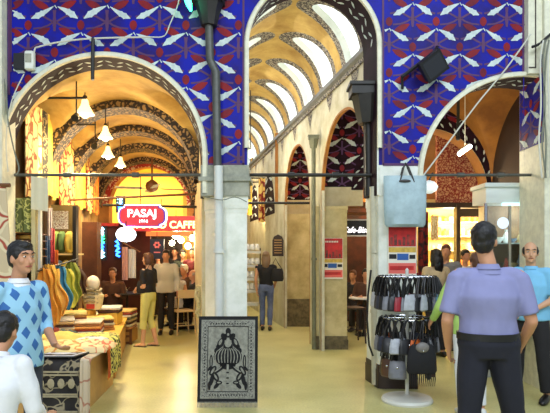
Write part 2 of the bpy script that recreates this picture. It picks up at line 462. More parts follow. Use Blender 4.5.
# grey capital blocks
mb = MB([stone_grey]); zt = ZP-.005
mb.prism([(PX(201,YF), YF+TH), (PX(201,YF), YF-.03), (PX(249,YF), YF-.03), (PX(249,YF), YF+TH)], ZC-.01, zt)
mb.prism([(PX(199,YF), YF+TH), (PX(199,YF), YF-.06), (PX(251,YF), YF-.06), (PX(251,YF), YF+TH)], ZC+.16, ZC+.21)
struct(mb, 'trim_4')
mb = MB([plaster_w])
mb.prism([(PX(379,YF), YF+TH), (PX(379,YF), YF-.02), (PX(421,YF), YF-.02), (PX(421,YF), YF+TH)], ZC-.01, zt-.02)
struct(mb, 'trim_5')
# pilasters at both ends
mb = MB([mould]); mb.box((-4.3, YF-.14, 0), (PX(7.5,YF), YF+.2, 5.9)); mb.use(purp).box((PX(8.5,YF), YF-.02, PZ(95,YF)), (PX(10.5,YF), YF+.0, 5.9)); struct(mb, 'wall_left_pilaster')
mb = MB([mould])
mb.box((PX(538,YF), YF-.16, 0), (5.3, YF+.5, 5.9))
mb.box((PX(524.5,YF), YF-.10, PZ(76,YF)), (PX(538,YF), YF+.02, 5.9))
mb.use(wood_d); mb.box((PX(531,YF), YF-.108, PZ(70,YF)), (PX(532,YF), YF-.10, 5.9)); mb.box((PX(525,YF), YF-.108, PZ(71,YF)), (PX(532,YF), YF-.10, PZ(69.8,YF)))
struct(mb, 'wall_right_pilaster')
# painted side of the end pier under the wide arch
mb = MB([plaster_w]); xj = PX(538,YF)-.004
mb.T = lambda p: Vector((xj+(p[1]), 6.46+p[0], p[2]))
mb.use(blue).box((0, -.004, 2.88), (.62, 0, 3.9))
def OJ(x, z): return .02 < x < .60 and 2.9 < z < 3.85
class _Y(MB): pass
mbo = MB(); ornament(mbo, 0, .62, 2.9, 3.9, .30, 3.32, .6, .31, OJ, -.010, s=.9)
for f_, mi_ in zip(mbo.f, mbo.mi): mb.use(mbo.mats[mi_]); mb.poly([mbo.v[i] for i in f_])
mb.T = None; struct(mb, 'wall_right_jamb')
Y2 = 7.7

# ------------------------------------------------------------------ nave
def NX(Y): return 2.59-0.2*Y
NT = lambda p: Vector((p[1]+NX(p[0]), p[0], p[2]))  # (run, offset, height)
nave_pl = mat('plaster_nave', (206, 204, 184), 0.75, col2=(178, 172, 142), nscale=2.5, bump=0.08)
mb = MB(); zsp = 2.62
def parch(yc, hw, z0, rise, n=28):
    out = [(yc-hw, 0), (yc-hw, z0)]
    for k in range(n+1):
        u = -1+2*k/n; out.append((yc+hw*u, z0+rise*(1-abs(u)**2.3)**.62))
    return out+[(yc+hw, z0), (yc+hw, 0)]
smp = [(7.0, 0)]
NARCH = [(8.1, 1.05, 1.02), (10.9, 1.02, 1.05)]
for yc, hw, rise in NARCH: smp += parch(yc, hw, zsp, rise)
smp += [(21, 0)]
def strips_r(mb, smp, zt, b0, b1, front, soffit):
    mb.T = NT
    for (a0, z0), (a1, z1) in zip(smp, smp[1:]):
        if abs(a1-a0) > 1e-6:
            mb.use(front); mb.poly([(a1,b0,z1),(a0,b0,z0),(a0,b0,zt),(a1,b0,zt)]); mb.poly([(a0,b1,z0),(a1,b1,z1),(a1,b1,zt),(a0,b1,zt)])
        mb.use(soffit if min(z0, z1) > zsp-.01 else front); mb.poly([(a0,b0,z0),(a1,b0,z1),(a1,b1,z1),(a0,b1,z0)])
    mb.T = None
strips_r(mb, smp, 4.25, 0, .05, nave_pl, gold_d)
# ochre line around the arches
mb.T = NT; mb.use(gold_d)
for yc, hw, rise in NARCH:
    o1 = parch(yc, hw, zsp, rise); o2 = parch(yc, hw+.03, zsp, rise+.03)
    for k in range(len(o1)-1): mb.poly([(o1[k][0], -.004, o1[k][1]), (o2[k][0], -.004, o2[k][1]), (o2[k+1][0], -.004, o2[k+1][1]), (o1[k+1][0], -.004, o1[k+1][1])])
# hanging painted points below the cornice
mb.use(ara_win)
for k in range(9):
    y = 7.55+k*1.15
    mb.poly([(y-.16, -.004, 4.08), (y+.16, -.004, 4.08), (y+.13, -.004, 3.98), (y, -.004, 3.78), (y-.13, -.004, 3.98)])
for yc in (13.7, 15.9):      # painted blind arches further down
    mb.use(purpd); o1 = [q for q in parch(yc, .75, zsp-.1, 1.0) if q[1] > 0]; mb.poly([(a, -.005, b) for a, b in o1]); mb.use(leafm)
    for j in range(4):
        for sx in (-1, 1): mb.poly([(yc+sx*.04, -.009, 2.72+.24*j), (yc+sx*.30, -.009, 2.60+.24*j), (yc+sx*.5, -.009, 2.62+.24*j), (yc+sx*.28, -.009, 2.70+.24*j)])
mb.T = None
struct(mb, 'wall_nave_right')
for q_ in range(10):
    mb = MB(); mb.T = NT; mb.use(plaster); mb.box((7.05+1.395*q_, -1.75, 0), (7.05+1.395*(q_+1), -1.59, 4.25)); mb.T = None; struct(mb, 'wall_nave_left_%d' % (q_+1))
mb = MB([plaster]); mb.box((-3.6, 21, 0), (0, 21.2, 5.4)); struct(mb, 'wall_back')
# cornice
for sgn, t0, nm in ((1, 0, 'trim_6'), (-1, -1.59, 'trim_7')):
    mb = MB([ara_win]); mb.T = NT
    pr = [(0, 4.06), (.03, 4.06), (.03, 4.12), (.07, 4.15), (.07, 4.21), (0, 4.23)]
    rows = [[mb.pt((y, t0-sgn*d, z)) for d, z in pr] for y in (7.05, 10, 14, 21)]
    for a, b in zip(rows, rows[1:]):
        for j in range(len(pr)-1):
            mb.use(iron_g if j in (2, 3) else ara_win); mb.face([a[j], b[j], b[j+1], a[j+1]])
    mb.T = None; struct(mb, nm)
# vault with lunette windows
VR = .80; VZ = 4.2; VT = -.795; PB = 1.16; S0 = 7.08
def VP_(s, th, r=VR):  # th from the right springing
    return NT((s, VT+r*math.cos(th), VZ+r*math.sin(th)*1.02))
vault = MB([gold, ara_win, plaster_w]); pane_pts = []
D2R = math.pi/180
def lun(a, wd, lo, hi):
    """outline of a lunette in run, angle: broad at the base, rounding over to a tip"""
    if a < 0: a += 2*math.pi
    ca, sa = math.cos(a), math.sin(a)
    if sa >= 0: return (wd*ca, lo+6+(hi-lo-6)*sa**1.0)
    return (wd*ca*(1 if abs(ca) > .0 else 0), lo+6+6*sa)
NB = 10
for side in (0, 1):
    for b in range(NB):
        sc = S0+PB*(b+.5); NA = 40
        rings = []
        def rect(a):
            cx_, cy_ = 0.0, 28.0
            dx, dy = math.cos(a)*PB/2, math.sin(a)*60
            k = 1e9
            if abs(dx) > 1e-9: k = min(k, (PB/2)/abs(dx))
            if dy > 1e-9: k = min(k, (90-cy_)/dy)
            if dy < -1e-9: k = min(k, (cy_-0)/-dy)
            return (dx*k, cy_+dy*k)
        angs = [2*math.pi*k/NA for k in range(NA)]
        # exact corners
        rp = [rect(a) for a in angs]
        for cxn, cyn in ((PB/2, 90), (-PB/2, 90), (PB/2, 0), (-PB/2, 0)):
            j = min(range(NA), key=lambda q: abs(rp[q][0]-cxn)/PB*60+abs(rp[q][1]-cyn)); rp[j] = (cxn, cyn)
        A = [lun(a, .29, 3, 72) for a in angs]; B = [lun(a, .45, 1.0, 88) for a in angs]
        def mapp(q, r=VR):
            th = q[1]*D2R; th = th if side == 0 else math.pi-th
            return VP_(sc+q[0], th, r)
        # tip leans towards the entrance
        lean = lambda q: (q[0], q[1])
        def ringadd(pts, r=VR): return [vault.pt(mapp(p, r)) for p in pts]
        R0 = ringadd(A, VR+.10); R1 = ringadd(A); lerp = lambda p, q, u: (p[0]+(q[0]-p[0])*u, p[1]+(q[1]-p[1])*u)
        seq = [R1, ringadd([lerp(a, c, .5) for a, c in zip(A, B)]), ringadd(B)]
        for u in (.33, .66, 1): seq.append(ringadd([lerp(a, c, u) for a, c in zip(B, rp)]))
        vault.use(plaster_w)
        for j in range(NA): vault.face([R0[j], R0[(j+1)%NA], R1[(j+1)%NA], R1[j]])
        for n_, (q0, q1) in enumerate(zip(seq, seq[1:])):
            vault.use(ara_win if n_ < 2 else gold)
            for j in range(NA): vault.face([q0[j], q0[(j+1)%NA], q1[(j+1)%NA], q1[j]])
        pane_pts.append([mapp(p, VR+.10) for p in A])
struct(vault, 'ceiling_nave')
for k, pp in enumerate(pane_pts):
    mb = MB([panew]); n = len(pp); c = sum(pp, Vector())/n
    # pane in strips across so that it follows the curve
    half = [(pp[j], pp[(n//2-j) % n]) for j in range(-n//4, n//4+1)]
    rows = [(mb.pt(a), mb.pt(b)) for a, b in half]
    for a, b in zip(rows, rows[1:]): mb.face([a[0], a[1], b[1], b[0]])
    o = struct(mb, 'window_%d' % (k+1))
# light coming in through those windows
for k in range(0, 5):
    s = S0+PB*(2*k+1)
    for th, pw in ((48, 14), (132, 14)):
        p = VP_(s, th*D2R, VR-.03); c = NT((s, VT, 3.2))
        area('nave_daylight', p, c, .5, pw, (0.95, .96, 1.0), 1.6)

# nave pillars (square, with ledges)
def sq(px0, px1, Ya, Yb): return [(PX(px0, Ya), Yb), (PX(px0, Ya), Ya), (PX(px1, Ya), Ya), (PX(px1, Ya), Yb)]
pier_m = mat('pier_worn', (206, 192, 142), 0.7, col2=(164, 148, 98), nscale=2.2, bump=0.1)
dirt = mat('pier_foot', (78, 70, 50), 0.8, col2=(120, 108, 76), nscale=9)
pillar('pillar_4', sq(316, 347, 9.3, 9.95), PZ(206, 9.3), pier_m, .16, .06, pier_m, dirt)
pillar('pillar_5', sq(284.5, 312, 12.2, 12.95), PZ(214, 12.2), pier_m, .22, .08, pier_m, dirt)
mb = MB([dirt]); mb.box((PX(285.2,12.19), 12.16, .2), (PX(311.5,12.19), 12.2, .60)); struct(mb, 'trim_8', dirt)

# wall that crosses the right-hand aisle
YT = 9.5; UT = YT/F
ta = (PX(425, YT), 62*UT, PZ(190, YT))
mb = MB()
strips(mb, arch_samples((NX(YT)+.02, 4.3), PZ(206, YT), [ta]), 4.3, YT, YT+.4, plaster, gold_d)
pz0 = PZ(187, YT)
s2 = arch_samples((NX(YT)+.06, 4.2), pz0, [ta], extra=.13)
for (x0, z0), (x1, z1) in zip(s2, s2[1:]):
    if x1-x0 > 1e-6: mb.use(purpd); mb.poly([(x0,YT-.004,z0),(x1,YT-.004,z1),(x1,YT-.004,4.28),(x0,YT-.004,4.28)])
def kT(x, z): return NX(YT)+.08 < x < 4.1 and pz0+.02 < z < 4.2 and (x-ta[0])**2+(z-ta[2])**2 > (ta[1]+.14)**2
ornament(mb, .7, 4.2, 2.5, 4.3, PX(342, YT), PZ(138, YT), .58, .30, kT, YT-.009, s=.95)
# dark archivolt with pale leaves
mb.use(purpd)
for k in range(40):
    a0, a1 = math.pi*k/40, math.pi*(k+1)/40; r0, r1 = ta[1], ta[1]+.20
    mb.poly([(ta[0]+r*math.cos(a), YT-.012, ta[2]+r*math.sin(a)) for r, a in ((r0,a0),(r1,a0),(r1,a1),(r0,a1))])
mb.use(leafm)
for k in range(15):
    a = math.pi*(k+.5)/15; r = ta[1]+.1
    for q in (-1, 1):
        pts = [(ta[0]+(r+q*.008+q*.055*u)*math.cos(a+q*.06*u+.02*q), ta[2]+(r+q*.055*u)*math.sin(a+q*.06*u+.02*q)) for u in (0, .25, .5, .75, 1)]
        ribbon(mb, pts, [.003, .012, .015, .011, .002], YT-.015)
struct(mb, 'wall_right_cross')
mb = MB([plaster]); mb.box((PX(487,YT), YT+.01, 0), (4.3, YT+.39, PZ(206,YT))); struct(mb, 'pillar_6')

Y9 = 12.45; mb = MB([plaster]); mb.box((NX(Y9)+.06, Y9, PZ(216, 12.2)), (1.5, Y9+.2, 4.3))
mb.use(purpd).box((NX(Y9)+.06, Y9-.005, PZ(200, Y9)), (1.5, Y9, 4.3))
ornament(mb, 0, 1.5, 2.6, 4.3, PX(300, Y9), PZ(160, Y9), .5, .27, lambda x, z: NX(Y9)+.07 < x < 1.4 and PZ(199, Y9) < z < 4.2, Y9-.010, s=.85)
struct(mb, 'wall_arcade_end')
# groined vaults of the aisles
def groin(name, axis, hw, y0, y1, zs, Rx, Ry, m, n=26, ny=26, open_left=False):
    mb = MB([m])
    def f(u, v):
        t = -hw+2*hw*u; s = y0+(y1-y0)*v; q = abs(2*v-1)
        z = zs+max(Rx*math.sqrt(max(1-(t/hw)**2, 0)), Ry*math.sqrt(max(1-q*q, 0)))
        if open_left:
            k = min(1, max(0, (-t-.15)/.4)); z = z*(1-k)+(zs+Rx)*k
        return (axis(s)+t, s, z)
    mb.grid(f, n*2, ny*2); o = struct(mb, name); return o
AL = lambda s: ARCH[0][0]-0.16*(s-YF)
RIBS = [8.75, 10.4, 12.1, 13.8]; HL = 1.18; ZL = 2.72
prev = 7.05
for k, r in enumerate(RIBS):
    groin('ceiling_left_%d' % (k+1), AL, HL+.03, prev-(.06 if k == 0 else 0), r-.0, ZL, 1.215, 1.16, gold)
    mb = MB([ara_rib, gold]); N = 40
    rows = []
    for i in range(N+1):
        a = math.pi*i/N
        rr = [(1.26, -.23), (1.10, -.23), (1.10, .23), (1.26, .23)]
        rows.append([mb.pt((AL(r+d)+q*math.cos(a), r+d, ZL+q*math.sin(a))) for q, d in rr])
    for a, b in zip(rows, rows[1:]):
        for j in range(3): mb.face([a[j], a[j+1], b[j+1], b[j]])
    struct(mb, 'trim_%d' % (20+k))
    prev = r
AR = lambda s: 2.66-0.2*(s-7.5)
groin('ceiling_right_1', AR, 1.42, 7.05, 9.5, 2.7, 1.5, 1.5, gold_d, open_left=True)
groin('ceiling_right_2', AR, 1.42, 9.9, 12.6, 2.7, 1.5, 1.5, gold_d, open_left=True)
# aisle walls
def wallseg(name, fn, y0, y1, z0, z1, m, th=.2, n=1):
    mb = MB([m]); a, b = fn(y0), fn(y1)
    mb.prism([(a, y0), (b, y1), (b+th, y1), (a+th, y0)], z0, z1); return struct(mb, name)
back_dark = mat('wall_ochre', (176, 140, 80), 0.8, col2=(120, 88, 48), nscale=2)
for q_ in range(5): wallseg('wall_left_%d' % (q_+1), lambda y: AL(y)-HL-.2, 7.05+1.35*q_, 8.4+1.35*q_, 0, 3.95, back_dark)
for q_ in range(5): wallseg('wall_left_inner_%d' % (q_+1), lambda y: AL(y)+HL, 7.05+1.35*q_, 8.4+1.35*q_, 0, 3.95, plaster, .14)
wallseg('wall_right', lambda y: AR(y)+1.42, 7.05, 9.5, 0, 4.3, wood_d)

# end arch of the left aisle, rim of red scrolls, bright room beyond
mb = MB(); YE = 13.95
ea = (PX(148, YE), 39*YE/F, PZ(206, YE))
strips(mb, arch_samples((AL(YE)-1.4, AL(YE)+1.4), .0, [(ea[0], ea[1], ea[2])]), 4.0, YE, YE+.3, gold_d, gold_d)
for (r0, r1, m_) in ((ea[1], ea[1]+.16, ara_red), (ea[1]+.16, ea[1]+.20, wood_d)):
    mb.use(m_)
    for k in range(36):
        a0, a1 = math.pi*k/36, math.pi*(k+1)/36
        mb.poly([(ea[0]+r*math.cos(a), YE-.01, ea[2]+r*math.sin(a)) for r, a in ((r0,a0),(r1,a0),(r1,a1),(r0,a1))])
struct(mb, 'wall_left_end')
yroom = mat('room_yellow', (246, 204, 92), 0.7, noise_=0.12, nscale=2)
mb = MB([yroom]); mb.box((-6.2, 18, 0), (-1.9, 18.2, 4.2)); struct(mb, 'wall_room_back')
mb = MB([yroom]); mb.box((-6.2, 14.25, 0), (-6.0, 18, 4.2)); struct(mb, 'wall_room_left')
mb = MB([yroom]); mb.box((-2.35, 14.25, 0), (-2.2, 18, 4.2)); struct(mb, 'wall_room_right')
mb = MB([yroom]); mb.box((-6.2, 14.25, 4.2), (-1.9, 18.2, 4.3)); struct(mb, 'ceiling_room')
area('room_lamp', (-4.2, 16.2, 4.1), (-4.2, 16.6, 0), 1.6, 190, (1.0, .80, .42))
# cafe behind the right-hand nave arcade: dark ochre room
cafe_dark = mat('cafe_wall', (92, 44, 26), 0.7, col2=(48, 24, 16), nscale=2)
mb = MB([wood_d]); mb.box((PX(146, 14.5), 14.5, 0), (-1.95, 14.6, PZ(236, 14.5))); struct(mb, 'wall_added_screen')  # dark screen added to darken the background behind the cafe guests
mb = MB([cafe_dark]); mb.box((0.2, 13.2, 0), (2.9, 13.4, 2.9)); struct(mb, 'wall_cafe_back')
mb = MB([gold_d]); mb.box((0.0, 12.6, 2.72), (4.4, 12.8, 4.3)); struct(mb, 'wall_right_end')
# shop block under the pink scroll tympanum
YS = 10.4
mb = MB([ara_pink]); mb.box((PX(437,YS), YS, PZ(203,YS)), (4.4, YS+.1, 4.3)); struct(mb, 'wall_shop_tympanum')
mb = MB([wood_d]); mb.box((PX(425,YS), YS-.1, PZ(208,YS)), (4.4, YS+.12, PZ(203,YS))); struct(mb, 'trim_9')
shop_y = mat('shop_yellow', (246, 222, 150), 0.6, noise_=0.1, nscale=3)
mb = MB([shop_y]); mb.box((PX(425,YS), 11.9, 0), (4.4, 12.0, PZ(203,YS))); struct(mb, 'wall_shop_back')
mb = MB([shop_y]); mb.box((PX(424,YS), YS+.0, 0), (PX(426.5,YS), 11.9, PZ(203,YS))); struct(mb, 'wall_shop_side')
mb = MB([shop_y]); mb.box((PX(424,YS), YS+.1, PZ(203,YS)), (4.4, 12.0, PZ(203,YS)+.08)); struct(mb, 'ceiling_shop')

# ------------------------------------------------------------------ people
def remesh(o, vox, smooth=2):
    m = o.modifiers.new('r', 'REMESH'); m.mode = 'VOXEL'; m.voxel_size = vox; m.use_smooth_shade = True
    if smooth:
        s = o.modifiers.new('s', 'SMOOTH'); s.iterations = smooth; s.factor = 0.6
    dg = bpy.context.evaluated_depsgraph_get(); me = bpy.data.meshes.new_from_object(o.evaluated_get(dg))
    old = o.data; o.modifiers.clear(); o.data = me; bpy.data.meshes.remove(old)
    me.polygons.foreach_set('use_smooth', [True]*len(me.polygons)); return o
def ruffle(o, fn):
    me = o.data; n = len(me.vertices)
    co = [0.0]*(3*n); no = [0.0]*(3*n); me.vertices.foreach_get('co', co)
    me.vertex_normals.foreach_get('vector', no)
    for k in range(n):
        x, y, z = co[3*k:3*k+3]; d = fn(x, y, z)
        co[3*k] += no[3*k]*d; co[3*k+1] += no[3*k+1]*d; co[3*k+2] += no[3*k+2]*d
    me.vertices.foreach_set('co', co); me.update()
def V(*a): return Vector(a)
STAND = dict(hip=V(0,0,.93), chest=V(0,0,1.26), neck=V(0,-.005,1.45), head=V(0,.02,1.615),
             shL=V(-.185,0,1.40), elL=V(-.235,-.03,1.12), wrL=V(-.235,.05,.87), shR=V(.185,0,1.40), elR=V(.235,-.03,1.12), wrR=V(.235,.05,.87),
             hpL=V(-.09,0,.90), knL=V(-.10,.02,.50), anL=V(-.11,-.03,.085), hpR=V(.09,0,.90), knR=V(.10,.02,.50), anR=V(.11,-.03,.085))
def person(name, label, loc, rz, H=1.72, pose=None, skin_m=None, shirt=None, sleeve='long', trousers=None, leg='long', shoes=None, hair=None, hairstyle='short',
           build=1.0, yaw=0, pitch=0, vox=.011, tuck=False, group=None, collar=False, belt=None, detail=True, feet=(0, 0), handL=None, handR=None, skirt=False, hem=None):
    J = {k: v.copy() for k, v in STAND.items()}
    for k, v in (pose or {}).items(): J[k] = V(*v)
    s = H/1.735; skin_m = skin_m or skin
    root = empty(name, loc, label, 'person', group, rz)
    for k in J: J[k] = J[k]*s
    g = build; q = s; ga = build**.4
    up = (J['neck']-J['hip']).normalized()
    lat = (J['shR']-J['shL']).normalized(); hl = (J['hpR']-J['hpL']).normalized()
    HM = Matrix.Rotation(yaw, 4, 'Z') @ Matrix.Rotation(pitch, 4, 'X')
    hc = J['head']
    def hp(x, y, z): return hc + (HM @ V(x*q, y*q, z*q))
    # --- body (one continuous mesh)
    mb = MB([skin_m]); H_, C_, N_ = J['hip'], J['chest'], J['neck']
    mid = H_.lerp(C_, .45)
    def torso(mb, e, zlo=-.06, top=True):
        cs = [H_-up*(-zlo)*q if zlo > 0 else H_+up*zlo*q, H_+up*.02*q, mid, C_, C_.lerp(N_, .62), N_-up*.035*q]
        rs = [(.155*g+e, .105*g+e), (.158*g+e, .108*g+e), (.140*g+e, .098*g+e), (.165*g+e, .112*g+e), (.158+e, .088+e), (.075+e, .062+e)]
        mb.loft(cs, [(a*q, b*q) for a, b in rs], lat=lat, n=20)
    torso(mb, 0)
    mb.loft([N_-up*.07*q, N_+up*.02*q, hc-(HM@V(0,.01,.05))*q], [.062*q, .053*q, .052*q], n=14)
    # head
    M3 = HM.to_3x3()
    mb.ell(hp(0, -.012, .02), (.074*q, .094*q, .100*q), 20, 14, M3)
    mb.ell(hp(0, .022, -.045), (.055*q, .062*q, .068*q), 18, 12, M3)
    mb.ell(hp(0, .06, -.088), (.024*q, .022*q, .020*q), 10, 8, M3)
    mb.loft([hp(0, .078, .018), hp(0, .092, -.010), hp(0, .099, -.028)], [.008*q, .010*q, .0135*q], n=8, roundcap=True)
    mb.loft([hp(-.045, .068, .033), hp(0, .084, .036), hp(.045, .068, .033)], [.010*q]*3, lat=(0,0,1), n=8, roundcap=True)
    for sx in (-1, 1): mb.ell(hp(sx*.076, -.01, -.012), (.009*q, .018*q, .028*q), 8, 8, M3)
    for sx in (-1, 1): mb.ell(hp(sx*.042, .055, -.020), (.020*q, .022*q, .022*q), 8, 8, M3)
    hands = []
    for S, sx in (('L', -1), ('R', 1)):
        sh, el, wr = J['sh'+S], J['el'+S], J['wr'+S]
        mb.loft([sh, sh.lerp(el, .5), el], [.050*q*ga, .044*q*ga, .036*q*ga], n=12, roundcap=True)
        mb.loft([el, el.lerp(wr, .3), wr], [.037*q*ga, .036*q*ga, .025*q], n=12, roundcap=True)
        # hand
        d = (wr-el).normalized(); hd = (handL if S == 'L' else handR)
        if hd is not None: d = V(*hd[0]).normalized()
        side = V(0, 1, 0) if abs(d.y) < .7 else V(sx*-.6, 0, .8)    # towards the thumb
        if hd is not None: side = V(*hd[1])
        side = (side-d*side.dot(d)).normalized(); pn = d.cross(side)*(1 if sx > 0 else -1)   # palm normal (towards body)
        pn = -pn if pn.x*sx > 0 and hd is None else pn
        mb.loft([wr-d*.01*q, wr+d*.04*q, wr+d*.088*q], [(.028*q, .018*q), (.040*q, .016*q), (.040*q, .013*q)], lat=side, n=12)
        curl = .55 if hd is None or len(hd) < 3 else hd[2]
        for k, (o_, ln) in enumerate(((.031, .072), (.011, .080), (-.010, .075), (-.030, .058))):
            b0 = wr+d*.080*q+side*o_*q; d1 = (d*math.cos(curl*.5)+pn*math.sin(curl*.5)); d2 = (d*math.cos(curl*1.5)+pn*math.sin(curl*1.5))
            b1 = b0+d1*ln*.5*q; b2 = b1+d2*ln*.5*q
            mb.loft([b0, b1, b2], [.0098*q, .0092*q, .0078*q], n=8, roundcap=True)
        t0 = wr+d*.02*q+side*.026*q; t1 = t0+(d*.7+side*.6+pn*.2).normalized()*.042*q; t2 = t1+(d*.95+side*.15+pn*.35).normalized()*.034*q
        mb.loft([t0, t1, t2], [.013*q, .011*q, .009*q], n=8, roundcap=True)
    for S, sx in (('L', -1), ('R', 1)):
        hpj, kn, an = J['hp'+S], J['kn'+S], J['an'+S]
        mb.loft([hpj+V(0,0,.03)*q, hpj.lerp(kn, .5), kn], [(.084*q*g, .086*q*g), (.066*q*g, .07*q*g), (.05*q*g,)*2], n=14, roundcap=True)
        c = kn.lerp(an, .32)+V(0, -.012, 0)*q
        mb.loft([kn, c, an], [.049*q*g, .051*q*g, .034*q], n=12, roundcap=True)
        fa = feet[0 if S == 'L' else 1]; fd = V(-math.sin(fa), math.cos(fa), 0); az = an.z-.085*s
        mb.loft([an+fd*-.045*q+V(0,0,-.045)*q, an+fd*.03*q+V(0,0,-.045)*q, an+fd*.12*q+V(0,0,-.058)*q, an+fd*.17*q+V(0,0,-.066)*q],
                [(.030*q, .034*q), (.036*q, .038*q), (.042*q, .024*q), (.034*q, .014*q)], lat=(fd.y, -fd.x, 0), n=12, roundcap=False)
    body = mb.build('body', parent=root, world=False); remesh(body, min(vox, .0085 if detail else vox))
    # --- face details
    if detail:
        e = MB([mat('eye_white', (225, 220, 212), .3), mat('eye_dark', (30, 20, 16), .3)])
        for sx in (-1, 1):
            e.use(0).ell(hp(sx*.030, .0725, .012), (.0125*q, .008*q, .0062*q), 10, 8, M3); e.use(1).ell(hp(sx*.030, .0785, .012), (.0062*q, .0038*q, .0058*q), 8, 6, M3)
        e.build('eyes', parent=root, world=False)
        b_ = MB([hair if hair else hair_b])
        for sx in (-1, 1): b_.loft([hp(sx*.014, .088, .033), hp(sx*.032, .086, .040), hp(sx*.052, .073, .034)], [.0042*q, .0052*q, .003*q], n=6)
        b_.build('eyebrows', parent=root, world=False)
        l_ = MB([mat('lips', (158, 84, 72), .5)])
        l_.loft([hp(-.026, .070, -.060), hp(-.010, .085, -.057), hp(.010, .085, -.057), hp(.026, .070, -.060)], [.003*q, .006*q, .006*q, .003*q], n=6)
        l_.build('lips', parent=root, world=False)
    # --- hair
    if hair:
        h = MB([hair])
        if hairstyle == 'bald':
            h.ell(hp(0, -.040, .010), (.083*q, .078*q, .080*q), 18, 12, M3)
            for sx in (-1, 1): h.ell(hp(sx*.058, -.004, .022), (.027*q, .048*q, .048*q), 12, 10, M3)
        else:
            h.ell(hp(0, -.024, .046), (.083*q, .100*q, .087*q), 20, 14, M3)
            h.ell(hp(0, -.050, -.005), (.074*q, .064*q, .080*q), 16, 12, M3)
            h.ell(hp(0, .030, .090), (.058*q, .050*q, .034*q), 14, 10, M3)
            for sx in (-1, 1): h.ell(hp(sx*.062, .012, .030), (.018*q, .030*q, .045*q), 10, 8, M3)
        if hairstyle == 'bob':
            for sx in (-1, 1): h.ell(hp(sx*.055, -.015, -.03), (.035*q, .055*q, .075*q), 12, 10, M3)
            h.ell(hp(0, -.055, -.045), (.080*q, .05*q, .07*q), 14, 10, M3)
        if hairstyle == 'long':
            h.loft([hp(0, -.05, .04), hp(0, -.085, -.06), hp(0, -.10, -.17), hp(0, -.095, -.30)], [(.080*q, .055*q), (.092*q, .05*q), (.085*q, .04*q), (.03*q, .02*q)], lat=M3 @ V(1, 0, 0), n=16, roundcap=False)
            for sx in (-1, 1): h.loft([hp(sx*.06, 0, .03), hp(sx*.078, -.02, -.06), hp(sx*.075, -.04, -.16)], [.03*q, .028*q, .015*q], n=10)
        o = h.build('hair', parent=root, world=False); remesh(o, max(.006, vox*.8), 1)
        ruffle(o, lambda x, y, z: noise.noise(Vector((x, y, z))*38)*.006*q)
    # --- clothes
    if shirt:
        t = MB([shirt]); e = .014
        zlo = (.05 if tuck else -.07) if hem is None else hem
        cs = [H_+up*zlo*q, H_+up*max(zlo+.02, .06)*q, mid+up*.03*q, C_, C_.lerp(N_, .62), N_-up*.030*q]
        e3 = e+(.016 if zlo < 0 else -.004)
        rs = [(.158*g+e3, .110*g+e3), (.157*g+e3, .110*g+e3), (.146*g+e, .104*g+e), (.170*g+e, .117*g+e), (.160+e, .090+e), (.072+e, .062+e)]
        t.loft(cs, [(a*q, b*q) for a, b in rs], lat=lat, n=24)
        for S in 'LR':
            sh, el, wr = J['sh'+S], J['el'+S], J['wr'+S]; e2 = .016
            t.ell(sh+V(0,0,-.012)*q, .060*q*ga, 14, 10); t.loft([N_-up*.06*q, sh+(N_-sh)*.12+up*.006*q], [.055*q, .050*q*ga], n=14, roundcap=True); t.loft([C_, sh.lerp(el, .22)], [.10*q*g, .050*q], n=14, roundcap=True)
            if sleeve == 'none': continue
            if sleeve == 'short': t.loft([sh, sh.lerp(el, .35), sh.lerp(el, .85)], [.060*q*ga, .061*q*ga, .062*q*ga], n=14)
            else:
                t.loft([sh, sh.lerp(el, .5), el], [(.048*ga+e2*.8)*q, (.044*ga+e2)*q, (.037*ga+e2)*q], n=14, roundcap=True)
                k = .94 if sleeve == 'long' else .35
                t.loft([el, el.lerp(wr, .4*k), el.lerp(wr, k)], [(.038*ga+e2)*q, (.036*ga+e2*.9)*q, (.027+e2*.7)*q], n=14)
        o = t.build('shirt', parent=root, world=False); remesh(o, vox, 6)
        ruffle(o, lambda x, y, z: (noise.noise(Vector((x*9, y*9, z*5)))*.010+noise.noise(Vector((x*20+4, y*20, z*9)))*.004)*q)
        if collar:
            k = MB([shirt if collar is True else collar]); r0 = N_+up*.0*q
            k.loft([N_-up*.045*q, N_-up*.01*q, N_+up*.022*q], [(.098*q, .086*q), (.072*q, .068*q), (.062*q, .062*q)], lat=lat, n=20, cap=False)
            k.loft([N_+up*.022*q, N_-up*.012*q], [(.064*q, .064*q), (.080*q, .078*q)], lat=lat, n=20, cap=False)
            k.build('collar', parent=root, world=False)
    if trousers:
        t = MB([trousers]); e = .012
        t.loft([H_-V(0,0,.07)*q, H_+up*.02*q, H_+up*.085*q], [(.160*g*q, .112*g*q), ((.160*g+e+.006)*q, (.112*g+e+.006)*q), ((.152*g+e+.008)*q, (.105*g+e+.008)*q)], lat=hl, n=22)
        for S in 'LR':
            hpj, kn, an = J['hp'+S], J['kn'+S], J['an'+S]; k = .93 if leg == 'long' else .42
            t.loft([hpj+V(0,0,.03)*q, hpj.lerp(kn, .5), kn], [(.090*q*g, .100*q*g), (.080*q*g, .084*q*g), (.064*q*g, .066*q*g)], n=16, roundcap=True)
            t.loft([kn, kn.lerp(an, k*.5), kn.lerp(an, k)], [.066*q*g, .064*q*g, (.060 if leg == 'long' else .068)*q*g], n=16)
            t.ell(kn, .066*q*g, 12, 8)
        o = t.build('trousers', parent=root, world=False); remesh(o, vox, 2)
        ruffle(o, lambda x, y, z: noise.noise(Vector((x*8+7, y*8, z*4)))*.010*q)
    if belt:
        t = MB([belt]); z = H_+up*.072*q
        t.loft([z-up*.022*q, z+up*.022*q], [((.153*g+.024)*q, (.106*g+.024)*q)]*2, lat=hl, n=26); t.build('belt', parent=root, world=False)
